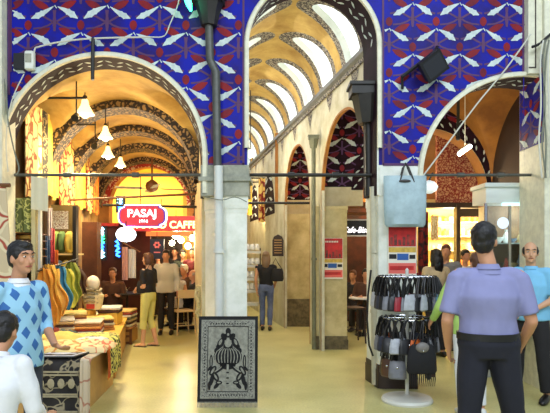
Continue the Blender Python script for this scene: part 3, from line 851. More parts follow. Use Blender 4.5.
    if shoes:
        t = MB([shoes])
        for S in 'LR':
            an = J['an'+S]; fa = feet[0 if S == 'L' else 1]; fd = V(-math.sin(fa), math.cos(fa), 0)
            t.loft([an+fd*-.075*q+V(0,0,-.045)*q, an+fd*-.05*q+V(0,0,-.035)*q, an+fd*.03*q+V(0,0,-.035)*q, an+fd*.12*q+V(0,0,-.050)*q, an+fd*.19*q+V(0,0,-.060)*q, an+fd*.205*q+V(0,0,-.066)*q],
                [(.020*q, .026*q), (.038*q, .048*q), (.042*q, .048*q), (.050*q, .034*q), (.034*q, .022*q), (.012*q, .008*q)], lat=(fd.y, -fd.x, 0), n=14)
        t.build('shoes', parent=root, world=False)
    root['_J'] = 0; del root['_J']
    return root, J, hp

# argyle sweater material
def argyle():
    m = bpy.data.materials.new('argyle_knit'); m.use_nodes = True; nt = m.node_tree; b = nt.nodes['Principled BSDF']; L = nt.links.new
    tc = nt.nodes.new('ShaderNodeTexCoord'); sp = nt.nodes.new('ShaderNodeSeparateXYZ'); L(tc.outputs['Object'], sp.inputs[0])
    def mth(op, a, b2=None):
        n = nt.nodes.new('ShaderNodeMath'); n.operation = op
        for k, x in enumerate((a, b2)):
            if x is None: continue
            if isinstance(x, (int, float)): n.inputs[k].default_value = x
            else: L(x, n.inputs[k])
        return n.outputs[0]
    wx, wz = .062, .088
    u = mth('MULTIPLY', sp.outputs[0], 1/wx); v = mth('MULTIPLY', sp.outputs[2], 1/wz)
    a = mth('ADD', u, v); c = mth('SUBTRACT', u, v)
    fa = mth('FLOORED_MODULO', a, 2.0); fc = mth('FLOORED_MODULO', c, 2.0)
    ia = mth('LESS_THAN', fa, 1.0); ic = mth('LESS_THAN', fc, 1.0); both = mth('MULTIPLY', ia, ic)
    r = nt.nodes.new('ShaderNodeMix'); r.data_type = 'RGBA'; r.inputs[6].default_value = srgb((150, 200, 226)) + (1,); r.inputs[7].default_value = srgb((52, 104, 168)) + (1,)
    L(both, r.inputs[0]); L(r.outputs[2], b.inputs['Base Color']); b.inputs['Roughness'].default_value = .85
    return m
argy = argyle()
pale_blue = mat('shirt_lilac', (134, 136, 178), .8, noise_=.06, nscale=10)
sky_blue = mat('polo_sky', (128, 196, 234), .8, noise_=.06, nscale=10)
navy = mat('trousers_navy', (24, 26, 42), .8, noise_=.2, nscale=8)
slate = mat('trousers_slate', (62, 68, 84), .8, noise_=.15, nscale=8)
char = mat('trousers_black', (34, 32, 36), .8, noise_=.2, nscale=8)
khaki = mat('capri_yellow', (212, 208, 120), .8, noise_=.1, nscale=8)
jeans = mat('jeans_blue', (98, 112, 150), .85, col2=(70, 84, 122), nscale=6)
black_c = mat('cloth_black', (22, 22, 26), .85)
lime_c = mat('cloth_lime', (170, 206, 110), .8, noise_=.1)
shoe_b = mat('shoe_black', (22, 20, 20), .35)
shoe_w = mat('shoe_white', (214, 214, 208), .5)
beige_c = mat('cloth_beige', (196, 176, 140), .8, noise_=.1)
brown_c = mat('cloth_brown', (86, 56, 42), .85)

def face_rz(dx, dy): return math.atan2(-dx, dy)   # person faces +y locally

# man in the foreground, back to us, hands down, weight on one leg
Ym = 3.82
person('person', 'broad man in a lilac shirt and navy trousers seen from behind', (PX(488, Ym), Ym, 0), math.radians(-8), 1.80,
       pose=dict(head=(-.02,.02,1.62), shL=(-.19,0,1.385), shR=(.19,0,1.385), elL=(-.265,-.03,1.10), wrL=(-.235,.10,.90), elR=(.265,-.03,1.10), wrR=(.24,.12,.92),
                 hpL=(-.09,0,.90), knL=(-.115,.0,.50), anL=(-.12,-.03,.085), hpR=(.09,0,.90), knR=(.16,.03,.50), anR=(.24,-.02,.085)),
       shirt=pale_blue, sleeve='short', trousers=navy, shoes=shoe_b, hair=hair_b, build=1.16, vox=.010, tuck=True, belt=black, collar=True, yaw=-.35)
# balding man in a blue polo shirt
Yb = 6.1
pb, Jb, hb = person('person', 'balding man in a sky blue polo shirt and black trousers, hands near his waist', (PX(531, Yb), Yb, 0), math.radians(140), 1.72,
       pose=dict(elL=(-.24,.02,1.12), wrL=(-.10,.20,1.02), elR=(.25,.0,1.12), wrR=(.14,.20,1.00), knL=(-.13,.03,.50), anL=(-.16,0,.085), knR=(.13,.03,.50), anR=(.17,-.02,.085)),
       shirt=sky_blue, sleeve='short', trousers=char, shoes=shoe_b, hair=hair_b, hairstyle='bald', build=1.1, vox=.011, collar=True, yaw=.35, skin_m=skin_l, hem=-.05)
wmb = MB([chrome]); wr = Jb['wrR']; wmb.loft([wr+V(0,-.02,.01), wr+V(0,-.001,0)], [.034, .034], n=12); wmb.build('wristwatch', parent=pb, world=False)
# person in lime shirt and white trousers, mostly hidden behind the lilac shirt
Yg = 5.5
person('person', 'person in a lime green shirt and white trousers beyond the man in lilac', (PX(470, Yg), Yg, 0), math.radians(0), 1.62,
       pose=dict(head=(.09,.03,1.60), shL=(-.20,0,1.38), elL=(-.30,.06,1.14), wrL=(-.34,.22,.98), hpL=(-.09,0,.90), knL=(-.09,.02,.5), anL=(-.08,-.03,.085)), shirt=lime_c, sleeve='long', trousers=white_c, shoes=shoe_w, hair=hair_br, build=.98, vox=.012)
# argyle man behind the stall
Ya = 3.9
person('person', 'young man in a blue argyle knit pullover with slate trousers at the stall', (PX(19, Ya), Ya, 0), math.radians(-118), 1.68,
       pose=dict(shL=(-.17,0,1.39), shR=(.17,0,1.39), elL=(-.21,.02,1.12), wrL=(-.10,.25,1.00), elR=(.22,-.06,1.12), wrR=(.20,.06,.88), head=(0,.035,1.615)),
       shirt=argy, sleeve='elbow', trousers=slate, shoes=shoe_b, hair=hair_b, vox=.009, collar=white_c, build=.98, yaw=-.05, hem=-.10,
       handL=((.1, .95, -.25), (.9, 0, .4), .5))
# seated man, white shirt, seen from behind his head
Ys = 3.25
SIT = dict(hip=(0,0,.50), chest=(0,.06,.84), neck=(0,.13,1.03), head=(0,.20,1.165), shL=(-.185,.10,.98), shR=(.185,.10,.98),
           elL=(-.24,.13,.70), wrL=(-.17,.34,.60), elR=(.24,.13,.70), wrR=(.17,.34,.60),
           hpL=(-.10,.02,.49), knL=(-.14,.44,.49), anL=(-.14,.40,.085), hpR=(.10,.02,.49), knR=(.14,.44,.49), anR=(.14,.40,.085))
ps, Js, hs = person('person', 'seated man in a white shirt with black hair, hands on his knees', (PX(-15, Ys), Ys, 0), math.radians(-6), 1.66,
       pose=SIT, shirt=white_c, sleeve='long', trousers=slate, shoes=shoe_b, hair=hair_b, vox=.010, collar=True, build=1.05, pitch=-.35, yaw=.1, handR=((.1,1,-.3), (-1,.1,0), .4), handL=((-.1,1,-.3), (1,.1,0), .4))
# stool under the seated man
st = empty('stool', (PX(-17, Ys)-.0, Ys, 0), 'low wooden stool under the seated man in white', 'stool')
m_ = MB([wood]); m_.lathe((0,0,0), [(0.0,.37),(.17,.37),(.18,.385),(.18,.40),(.17,.41),(0.0,.41)], 20); m_.build('seat', parent=st, world=False)
for k in range(4):
    a = math.pi/4+k*math.pi/2; m_ = MB([wood]); m_.tube((.15*math.cos(a), .15*math.sin(a), 0), (.11*math.cos(a), .11*math.sin(a), .375), .016, 8); m_.build('leg', parent=st, world=False)
# woman in yellow capri trousers
Yw = 9.6
pw, Jw, hw_ = person('person', 'woman in a black top and pale yellow cropped trousers holding a bag before the stall', (PX(148.5, Yw), Yw, 0), math.radians(72), 1.60,
       pose=dict(elL=(-.20,-.02,1.12), wrL=(-.06,.20,1.08), elR=(.20,-.02,1.12), wrR=(.06,.20,1.05), knL=(-.09,.05,.50), anL=(-.10,.06,.085), anR=(.10,-.10,.085)),
       shirt=black_c, sleeve='short', trousers=khaki, leg='short', shoes=None, hair=hair_br, hairstyle='bob', vox=.012, skin_m=skin_l, yaw=.1, hem=.02)
m_ = MB([shoe_b])
for S in 'LR':
    an = Jw['an'+S]; m_.loft([an+V(0,-.06,-.075), an+V(0,.05,-.072), an+V(0,.17,-.073)], [(.032,.009), (.036,.009), (.030,.008)], lat=(1,0,0), n=10)
    m_.path([an+V(-.04,.06,-.07), an+V(0,.07,-.035), an+V(.04,.06,-.07)], .007)
m_.build('sandals', parent=pw, world=False)
# centre woman walking away
Yc = 11.6
person('person', 'long haired woman in a black top and blue jeans walking away down the aisle', (PX(266, Yc), Yc, 0), math.radians(-4), 1.63,
       pose=dict(elL=(-.22,-.05,1.12), wrL=(-.20,-.04,.88), elR=(.23,-.05,1.12), wrR=(.18,.16,1.0), knL=(-.08,.04,.50), anL=(-.08,.0,.085), knR=(.09,.02,.50), anR=(.09,-.06,.085)),
       shirt=black_c, sleeve='none', trousers=jeans, shoes=shoe_b, hair=mat('hair_fair_brown', (118, 94, 68), .5), hairstyle='long', vox=.012, build=.95, hem=.03)
# shoulder bags carried by the two women
def shoulder_bag(loc, size, m, label, strap_top, rz=0):
    r = empty('shoulder_bag', loc, label, 'bag', None, rz)
    a = MB([m]); w_, d_, h_ = size
    a.loft([(0,0,-h_/2), (0,0,-h_*.3), (0,0,h_*.2), (0,0,h_/2)], [(w_*.42, d_*.42), (w_*.5, d_*.5), (w_*.47, d_*.42), (w_*.40, d_*.14)], lat=(1,0,0), n=18); a.build('bag_body', parent=r, world=False)
    a = MB([m]); t = Vector(strap_top)
    a.path([(-w_*.38,0,h_*.42), t+V(-.05,-.02,-.10), t, t+V(.05,.03,-.10), (w_*.38,0,h_*.42)], .008); a.build('strap', parent=r, world=False)
    return r
shoulder_bag((PX(277.5, 11.5), 11.5, 1.15), (.26, .13, .26), black_c, 'black shoulder bag on the arm of the long haired woman', (-.04, 0, .34))
shoulder_bag((PX(144, 9.5), 9.5, 1.02), (.26, .12, .20), black_c, 'black bag held by the woman in yellow trousers', (.10, .02, .40))

# cafe people in the left aisle
def small(label, px, Y, rz, H, **k):
    k.setdefault('vox', .014); k.setdefault('detail', False)
    z = k.pop('z', 0)
    return person('person', label, (PX(px, Y), Y, z), math.radians(rz), H, **k)
small('standing man in a pale grey shirt with dark trousers behind the woman in yellow trousers', 166, 11.0, 185, 1.66, shirt=mat('cloth_grey', (186, 186, 176), .8), sleeve='long', trousers=char, shoes=shoe_b, hair=hair_b, collar=True)
SIT2 = dict(hip=(0,0,.50), chest=(0,.03,.86), neck=(0,.05,1.05), head=(0,.08,1.21), shL=(-.185,.04,1.0), shR=(.185,.04,1.0),
           elL=(-.24,.06,.72), wrL=(-.14,.30,.76), elR=(.24,.06,.72), wrR=(.14,.30,.76),
           hpL=(-.10,.02,.49), knL=(-.12,.42,.49), anL=(-.12,.40,.085), hpR=(.10,.02,.49), knR=(.12,.42,.49), anR=(.12,.40,.085))
small('seated woman in a white sleeveless top with her back turned at the cafe', 175, 11.6, -20, 1.7, pose=SIT2, shirt=white_c, sleeve='none', trousers=black_c, shoes=shoe_b, hair=hair_b, hairstyle='bob', skin_m=skin_l)
small('seated elderly man with white hair at the cafe table', 186, 12.6, 150, 1.75, pose=SIT2, shirt=brown_c, trousers=char, shoes=shoe_b, hair=mat('hair_white', (226, 218, 204), .6))
small('seated guest in a dark jacket with a pale forehead at the edge of the pillar', 196, 12.0, 120, 1.62, pose=SIT2, shirt=char, trousers=char, shoes=shoe_b, hair=hair_gy, hairstyle='bald')
small('standing guest in a dark red top at the back of the cafe', 193, 13.2, 170, 1.72, shirt=mat('cloth_wine', (96, 26, 28), .85), trousers=char, shoes=shoe_b, hair=hair_b)
small('standing guest in a dark green jacket between the glaring bulbs and the waiter', 183, 13.6, 190, 1.68, shirt=mat('cloth_darkgreen', (34, 44, 34), .85), trousers=char, shoes=shoe_b, hair=hair_b)
small('standing guest in a brown coat far back beside the menu board', 158, 13.4, 170, 1.62, shirt=brown_c, trousers=char, shoes=shoe_b, hair=hair_b)
small('standing waiter in black at the back of the cafe under the glaring lamps', 175, 14.2, 175, 1.74, shirt=black_c, trousers=char, shoes=shoe_b, hair=hair_b)
small('brown haired vendor in a brown top sitting behind the folded goods', 113, 11.4, 190, 1.7, pose=SIT2, shirt=brown_c, trousers=char, shoes=shoe_b, hair=hair_br)
# right side
small('woman with long black hair and a beige jacket facing the bright shop', 436, 8.6, 20, 1.66, shirt=beige_c, trousers=char, shoes=shoe_b, hair=hair_b, hairstyle='long', vox=.012)
small('tall man with ruddy face and grey jacket beside the long haired woman', 446, 9.3, 160, 1.74, shirt=mat('cloth_greyblue', (120, 124, 130), .8), trousers=char, shoes=shoe_b, hair=hair_br, vox=.012)
small('short haired shop assistant in a white top at the bright shop', 465, 9.7, 190, 1.66, shirt=white_c, sleeve='short', trousers=char, shoes=shoe_b, hair=hair_b, vox=.012)
small('guest in a dark red top half hidden behind the poster pillar', 413, 9.4, 170, 1.52, shirt=mat('cloth_red', (140, 30, 26), .8), trousers=char, shoes=shoe_b, hair=hair_b, vox=.012)
small('seated cafe guest in a dark top under the black cafe sign', 366, 11.2, 170, 1.68, pose=SIT2, shirt=brown_c, trousers=char, shoes=shoe_b, hair=hair_b)
small('seated cafe guest with a pale face at the far table beyond the pillar', 354, 11.8, 150, 1.62, pose=SIT2, shirt=char, trousers=char, shoes=shoe_b, hair=hair_br)
# ------------------------------------------------------------------ tie rods, pipes, cables
def rod(px0, px1, py, Y, r, label, m=iron_g, Y1=None, py1=None):
    a = P(px0, py, Y); b = P(px1, py if py1 is None else py1, Y1 or Y); n = 8
    mb = MB([m]); mb.tube(a, b, r, 10)
    for k in range(1, 3): c = a.lerp(b, k/3); d = (b-a).normalized(); mb.tube(c-d*.04, c+d*.04, r*1.7, 10)
    return tag(mb.build('tie_rod', parent=None), label, 'tie rod', 'iron tie rods across the arches')
rod(-1, 204, 175, 6.78, .020, 'weathered iron tie rod across the arch over the carpet stall')
rod(247, 380, 175, 6.78, .022, 'dark iron tie rod across the tall middle arch', iron)
rod(421, 540, 175, 6.78, .018, 'grey tie rod across the wide arch beside the glass booth')
mb = MB([iron]); mb.tube(P(205, 203, 9.9), P(312, 203, 9.9), .022, 8); tag(mb.build('tie_rod'), 'thin iron rod further down the nave behind the front rod', 'tie rod', 'iron tie rods across the arches')
# downpipes
def pipe(name, pts, r, m, label, hopper=None, hm=None, brackets=()):
    root = empty(name, pts[-1], label, 'pipe')
    mb = MB([m]); mb.path(pts, r, 10); mb.build('pipe_run', parent=root)
    if hopper:
        c = Vector(pts[0]); a, b, h = hopper
        mb = MB([hm or m]); mb.prism([(c.x-b, c.y-b*.8), (c.x+b, c.y-b*.8), (c.x+b, c.y+b*.7), (c.x-b, c.y+b*.7)], c.z+h*.72, c.z+h)
        rr = [(b*.85, h*.72), (a*1.3, h*.35), (a, 0)]
        prev = None
        mb.loft([c+V(0,0,z) for _, z in rr], [q*1.1 for q, _ in rr], n=8); mb.prism([(c.x-b*1.12, c.y-b*.92), (c.x+b*1.12, c.y-b*.92), (c.x+b*1.12, c.y+b*.7), (c.x-b*1.12, c.y+b*.7)], c.z+h*.94, c.z+h*1.02)
        mb.build('hopper', parent=root)
    for z in brackets:
        c = Vector(min(pts, key=lambda p: abs(p[2]-z))); mb = MB([hm or m])
        q = Vector(pts[-1]); mb.tube((q.x, q.y, z-.02), (q.x, q.y, z+.02), r*1.35, 10); mb.build('bracket', parent=root)
    return root
yq = YF-.09
pipe('drainpipe', [P(209, 26, yq), P(210, 60, yq), P(216, 72, yq), P(217.5, 166, yq)], .048, iron_g, 'dark iron drainpipe with a square hopper running down the blue painted wall', (.085, .18, .36), iron)
pipe('drainpipe', [(P(218.5, 166, yq-.02)), (PX(219.5, yq), yq-.02, .02)], .052, pipe_w, 'white drainpipe on the front of the pillar behind the propped rug', brackets=(1.62, .6))
yq2 = 6.86
pipe('drainpipe', [P(368.5, 124, yq2), P(369, 172, yq2), (PX(369, yq2), yq2, PZ(196, yq2))], .050, iron, 'black drainpipe under a large black hopper inside the middle arch', (.12, .225, .46), iron)
pipe('drainpipe', [(PX(372, yq2), yq2-.12, PZ(188, yq2)), (PX(374, yq2), yq2-.12, .02)], .050, mat('pipe_cream', (200, 196, 172), .5, noise_=.15), 'cream drainpipe with a collar standing beside the poster pillar', brackets=(1.62, .9))
yq3 = 9.2
pipe('drainpipe', [P(313.5, 148, yq3), P(313.5, 206, yq3), (PX(314, yq3), yq3, .02)], .036, mat('pipe_green', (110, 112, 88), .5, noise_=.3), 'thin green drainpipe with a small hopper at the corner of the middle pillar', (.05, .085, .2), brackets=(1.5,))
# poster pillar's dark hanging hose
mb = MB([black]); mb.path([P(371, 270, 6.5), P(368, 295, 6.5), P(367, 320, 6.5), P(369, 345, 6.5), P(373, 356, 6.5)], .012, 8)
tag(mb.build('hose'), 'black hose hanging down beside the round handbag rack', 'hose')
# cables
cab_w = mat('cable_white', (206, 206, 192), .6); cab_g = mat('cable_grey', (120, 124, 110), .6)
def cable(pts, r, m, label, n=6, group=None):
    # smooth through the points
    q = []
    P4 = [Vector(p) for p in pts]
    for i in range(len(P4)-1):
        p0 = P4[max(i-1,0)]; p1 = P4[i]; p2 = P4[i+1]; p3 = P4[min(i+2, len(P4)-1)]
        for k in range(5):
            t = k/5; q.append(0.5*((2*p1)+(p2-p0)*t+(2*p0-5*p1+4*p2-p3)*t*t+(3*p1-p0-3*p2+p3)*t**3))
    q.append(P4[-1]); mb = MB([m]); mb.path(q, r, n); return tag(mb.build('cable'), label, 'cable', group)
yc_ = YF-.08
cable([P(420, 180, yc_), P(448, 143, yc_), P(477, 104, yc_), P(505, 70, yc_), P(531, 34, 6.42)], .009, cab_w, 'pale cable slanting up across the wide arch to the pilaster')
cable([P(532, 47, 6.40), P(539, 44, 6.40), P(552, 33, 6.40)], .016, black, 'short black cable crossing the pilaster near the top')
for k, (a, b, c) in enumerate(((540.5, 541, 539), (543, 545, 542), (546, 544, 546), (548, 549, 550))):
    cable([P(a+3, 40, 6.36), P(a, 60, 6.36), P(b, 105, 6.36), P(c, 140, 6.36), P(b+1, 178, 6.36)], .010, (cab_w, cab_g, cab_g, cab_w)[k], 'one of the grey and white cables bundled down the pilaster beside the booth', group='cables down the pilaster')
cable([P(34, 66, yc_), P(34.5, 50, yc_), P(40, 46.5, yc_), P(60, 42, yc_), P(92, 38.5, yc_), P(150, 37, yc_)], .010, cab_w, 'pale cable running from the small white box along the blue wall')
cable([P(150, 37, yc_), P(164, 36, yc_), P(170, 24, yc_), P(178, 4, yc_), P(179, -8, yc_)], .007, cab_w, 'thin pale cable looping up the blue wall toward the green light')
cable([P(24, 74, yc_), P(16, 90, yc_), P(10, 108, yc_), P(6, 140, yc_), P(8, 172, 6.5)], .007, cab_w, 'thin cable hanging from the white box down the edge of the arch')
cable([P(0, 62, yc_), P(6, 92, yc_), P(8, 120, yc_), P(14, 150, yc_), P(19, 168, yc_), P(16, 175, yc_)], .009, cab_g, 'grey green cable hanging down beside the stall arch')
cable([P(247, 202, 6.5), P(235, 197, 6.45), P(222, 200, 6.4), P(206, 197, 6.45), P(201, 196, 6.5)], .006, cab_g, 'thin wire slung round the front of the pillar behind the propped rug')
# dark bar hanging over the stall
mb = MB([iron]); a = P(93, 38, yc_); mb.tube(a, P(92.5, 80, yc_), .022, 8); tag(mb.build('hanging_bar'), 'short black bar hanging from the crown of the stall arch', 'bar')
mb = MB([iron]); mb.tube(P(38, 98, 7.3), P(86, 98, 7.3), .016, 8); tag(mb.build('hanging_rail'), 'horizontal dark rail above the glowing carpets near the arch', 'rail', 'dark rails above the hanging textiles')
mb = MB([iron]); mb.tube(P(57, 124.5, 8.6), P(96, 124.5, 8.6), .014, 8); tag(mb.build('hanging_rail'), 'horizontal dark rail above the second group of hanging textiles', 'rail', 'dark rails above the hanging textiles')
# junction box, floodlight, emergency light
r = empty('junction_box', P(30, 60, YF-.06), 'small white electrical box on the blue wall above the stall arch', 'electrical box')
c = P(30, 61, YF-.06)
mb = MB([plaster_w]); mb.cbox(c, (.10, .09, .22), b=.012); mb.build('casing', parent=r)
mb = MB([stone_grey]); mb.box((c.x-.035, c.y-.052, c.z-.03), (c.x+.035, c.y-.046, c.z+.07)); mb.build('cover_plate', parent=r)
mb = MB([black]); mb.box((c.x-.19, c.y-.01, c.z-.09), (c.x-.06, c.y+.05, c.z+.09)); mb.build('back_box', parent=r)
# floodlight on bracket
yfl = YF-.22; r = empty('floodlight', P(432, 65, yfl), 'black rectangular floodlight tilted on the blue wall over the wide arch', 'lamp')
mb = MB([black]); M1 = Matrix.Translation(P(432, 66, yfl)) @ Matrix.Rotation(math.radians(-38), 4, 'Y') @ Matrix.Rotation(math.radians(24), 4, 'X')
mb.box((-.13, -.04, -.115), (.13, .05, .115), M1); mb.box((-.145, -.06, -.13), (.145, -.04, .13), M1)
for k in range(5): mb.box((-.11+k*.05, .05, -.1), (-.10+k*.05, .085, .1), M1)
mb.build('housing', parent=r)
mb = MB([mat('dark_glass', (40, 42, 46), .1)]); mb.box((-.12, -.063, -.10), (.12, -.059, .10), M1); mb.build('front_glass', parent=r)
mb = MB([black]); mb.tube(P(402, 77, YF-.10), P(437, 50, YF-.10), .022, 8); mb.tube(P(402, 76, YF-.10), P(402.5, 89, YF-.04), .016, 8); mb.tube(P(437, 50, YF-.1), P(437, 47, YF), .02, 8); mb.build('bracket', parent=r)
c = P(189.5, 3, YF-.25)
r = empty('emergency_light', c, 'bright green tube light at the top beside the iron hopper', 'lamp')
mb = MB([mat('green_glow', (60, 255, 190), .4, emit=6)]); mb.loft([P(186, -4, YF-.25), P(189, 4, YF-.25), P(191, 11, YF-.25)], [.035, .035, .012], n=10); mb.build('light_tube', parent=r)
mb = MB([black]); mb.loft([P(184.5, -6, YF-.20), P(190, 3, YF-.18)], [.045, .02], n=8); mb.tube(P(185, -4, YF-.2), P(185, -4, YF), .02, 8); mb.build('holder', parent=r)

# ------------------------------------------------------------------ lamps
shade_m = mat('shade_glow', (255, 226, 160), .5, emit=1.6, ecol=(255, 222, 150))
def pendant(px, py, Y, ztop, label, power, col=(1.0, .80, .50), sc=.85):
    c = P(px, py, Y); r = empty('pendant_lamp', c, label, 'lamp', 'bell shaped lamps over the stall')
    mb = MB([shade_m]); mb.lathe(c, [(.026*sc, .14*sc), (.04*sc, .12*sc), (.055*sc, .05*sc), (.10*sc, -.03*sc), (.125*sc, -.075*sc), (.118*sc, -.075*sc), (.05*sc, .05*sc), (.02*sc, .12*sc)], 20); mb.build('lamp_shade', parent=r)
    mb = MB([lampglow]); mb.ell(c+V(0,0,-.055*sc), .068*sc, 14, 10); mb.build('bulb', parent=r)
    mb = MB([iron]); mb.tube(c+V(0,0,.13*sc), (c.x, c.y, ztop), .008, 6); mb.lathe(c+V(0,0,.12*sc), [(.03*sc, 0), (.03*sc, .05*sc), (.012, .07*sc)], 12); mb.build('cord', parent=r)
    point('lamp_light', c+V(0,-.10,-.22), power, col, .07); return r
pendant(105.5, 134, 8.2, 3.8, 'bell shaped glowing lamp, upper of the three over the stall', 26)
pendant(108, 153, 9.4, 3.8, 'bell shaped glowing lamp, middle of the three over the stall', 26)
pendant(120.5, 163, 10.8, 3.8, 'round glaring lamp, lowest of the three over the stall', 30)
pendant(85, 109, 7.5, 3.75, 'wide pale greenish glass lamp near the stall arch, hardly lit', 10, sc=1.0)
bpy.data.objects['pendant_lamp.003'].children[0].data.materials[0] = mat('shade_green', (190, 200, 150), .35, emit=.35)
for ch in bpy.data.objects['pendant_lamp.003'].children:
    if ch.name.startswith('bulb'): ch.data.materials[0] = mat('bulb_pale', (220, 226, 190), .3, emit=.8)
# bright globe in the nave
c = P(250.5, 154, 8.6); r = empty('globe_lamp', c, 'glaring round lamp in the nave beside the white pillar', 'lamp')
mb = MB([lampglow]); mb.ell(c, .06, 16, 12); mb.build('globe', parent=r)
mb = MB([iron]); mb.tube(c+V(0,0,.06), (c.x, c.y, 4.1), .007, 6); mb.build('cord', parent=r); point('lamp_light', c+V(.15,0,-.12), 30, (1, .88, .66), .08)
# tube lamp in the wide arch
r = empty('tube_lamp', P(465, 150, 8.3), 'slanting white tube lamp under the ochre vault in the wide arch', 'lamp')
mb = MB([lampwhite]); mb.loft([P(459.5, 154, 8.3), P(470, 146.5, 8.3)], [.03, .03], n=10, roundcap=True); mb.build('tube', parent=r)
mb = MB([plaster_w]); mb.loft([P(459, 152.5, 8.34), P(470, 145, 8.34)], [.035, .035], n=8); mb.tube(P(465, 148, 8.34), (PX(465, 8.34), 8.34, 4.1), .006, 6); mb.build('fitting', parent=r)
point('lamp_light', P(463, 160, 8.2), 30, (1, .86, .62), .1)
mb = MB([iron]); mb.tube((PX(458, 7.6), 7.6, PZ(138, 7.6)), (PX(458.5, 7.6), 7.6, 4.15), .022, 8); mb.ell((PX(458, 7.6), 7.6, PZ(138, 7.6)), .035, 8, 6)
tag(mb.build('lamp_rod'), 'black rod hanging from the ochre vault in the wide arch', 'rod')
# warm lamps of the shops and cafe (inside their rooms)
point('shop_lamp', (PX(452, 11), 11.0, 2.15), 75, (1, .82, .50), .12)
point('shop_lamp', (PX(490, 11), 11.0, 2.15), 60, (1, .82, .50), .12)
point('cafe_lamp', (PX(372, 12.3), 12.3, 2.5), 26, (1, .6, .28), .1)
point('cafe_lamp', (PX(392, 11), 11.2, 2.9), 40, (1, .72, .40), .1)
point('nave_fill', NT((15.5, -.5, 3.0)), 25, (1, .78, .45), .1)  # unseen fill light added near the golden hangings
point('nave_fill', NT((11.2, -.9, 3.4)), 30, (1, .92, .76), .12)  # unseen fill light added to brighten the nave walls
# glaring bulbs of the cafe
def bulb(px, py, Y, r_, label):
    c = P(px, py, Y); r = empty('bare_bulb', c, label, 'lamp', 'glaring bulbs in the cafe'); mb = MB([lampglow]); mb.ell(c, r_, 12, 8); mb.build('globe', parent=r)
    mb = MB([iron]); mb.tube(c+V(0,0,r_), c+V(0,0,r_+.5), .008, 6); mb.build('cord', parent=r)
for px, py, R_ in ((176, 235, .10), (172, 243, .07), (181, 240, .08), (188, 246, .075), (193, 238, .085), (197, 246, .06)):
    bulb(px, py, 13.4, R_, 'one of the glaring white bulbs clustered under the red cafe sign')
point('cafe_glare', P(182, 240, 13.0), 40, (1, .82, .55), .15)
bulb(264.5, 217, 14.5, .07, 'small glaring bulb before the golden hangings at the end of the nave')
point('lamp_light', P(262, 214, 14.3), 30, (1, .7, .3), .1)
# ceiling fan
c = P(152, 190, 12.6); r = empty('ceiling_fan', c, 'ceiling fan with broad grey blades turning above the cafe signs', 'fan')
mb = MB([wood]); mb.tube(c+V(0,0,.05), (c.x, c.y, 3.75), .022, 8); mb.lathe(c, [(0.02,.24), (.13,.16), (.15,.08), (.12,.0), (.04,-.05), (0.001,-.06)], 18); mb.build('motor', parent=r)
for k in range(4):
    a = math.radians(20+90*k); M1 = Matrix.Translation(c+V(0,0,.03)) @ Matrix.Rotation(a, 4, 'Z') @ Matrix.Rotation(math.radians(12), 4, 'X')
    mb = MB([stone_grey]); mb.box((.12, -.02, -.005), (.24, .02, .005), M1); mb.box((.22, -.07, -.006), (.80, .08, .006), M1); mb.build('blade', parent=r)

# ------------------------------------------------------------------ signs
sg_r = mat('sign_red', (190, 40, 58), .4, emit=.22, ecol=(220, 50, 60)); sg_w = mat('sign_white', (250, 246, 250), .4, emit=1.3); sg_v = mat('sign_violet', (88, 50, 170), .4, emit=.5)
Y_ = 8.6; c = P(142.5, 216, Y_); r = empty('hanging_sign', c, 'red PASAJ sign with notched corners and white rim over the aisle', 'sign')
def plaque(w_, h_, k=.06):
    pts = []
    for cx_, cz_, a0 in ((w_-k*1.2, h_, 0), ):
        pass
    a = w_; b = h_
    side = lambda s1, s2: None
    # right end bulges, corners notched
    right = [(a-.10, b), (a-.09, b-.035), (a-.045, b-.05), (a-.012, b-.085), (a, b-.13), (a-.0, -b+.13), (a-.012, -b+.085), (a-.045, -b+.05), (a-.09, -b+.035), (a-.10, -b)]
    left = [(-x, z) for x, z in right[::-1]]
    return right + left
for s_, m1, dy, nm in ((1.0, sg_w, 0, 'rim'), (.95, sg_v, -.012, 'edge_band'), (.89, sg_r, -.022, 'sign_face')):
    mb = MB([m1]); mb.plate([(c.x+x*s_, c.z+z*(s_-.04 if s_ < 1 else 1)) for x, z in plaque(.375, .175)], Y_+dy-.012, Y_+.05+dy); mb.build(nm, parent=r)
text('PASAJ', .165, sg_w, r, (0, -.040, .035), name='sign_lettering', bold=.004, sx=1.08)
text('1864', .07, sg_w, r, (0.02, -.040, -.085), name='small_lettering', bold=.002)
mb = MB([iron]); mb.tube(P(118.5, 204, Y_+.04), P(118.5, 198, Y_+.04), .012, 6)
for px in (124, 161): mb.tube(P(px, 206, Y_+.02), (PX(px, Y_), Y_+.02, PZ(199, Y_)), .008, 6)
mb.build('hanger', parent=r)
mb = MB([wood]); mb.tube(P(70, 200, Y_), P(196, 194, Y_+.1), .018, 8); tag(mb.build('sign_rail'), 'wooden rail across the aisle that carries the PASAJ sign', 'rail')
mb = MB([iron]); mb.tube(P(103, 205, 10.4), P(198, 207, 10.4), .024, 8); tag(mb.build('sign_rail'), 'dark rail across the aisle behind the PASAJ sign', 'rail')
c = P(126, 234.5, Y_-.05); r = empty('round_sign', c, 'glowing white oval sign hanging below the PASAJ sign', 'sign')
mb = MB([lampwhite]); mb.lathe(c, [(.001, -.03), (.145, -.03), (.145, .03), (.001, .03)], 28, Matrix.Rotation(math.pi/2, 3, 'X') @ Matrix.Diagonal((1, .76, 1))); mb.build('sign_face', parent=r)
mb = MB([iron]); mb.tube(c+V(0,0,.10), c+V(0,0,.20), .008, 6); mb.build('hanger', parent=r)
Y_ = 12.4; c = P(172, 226, Y_); r = empty('cafe_sign', c, 'long glowing red caffe sign partly behind the PASAJ sign', 'sign')
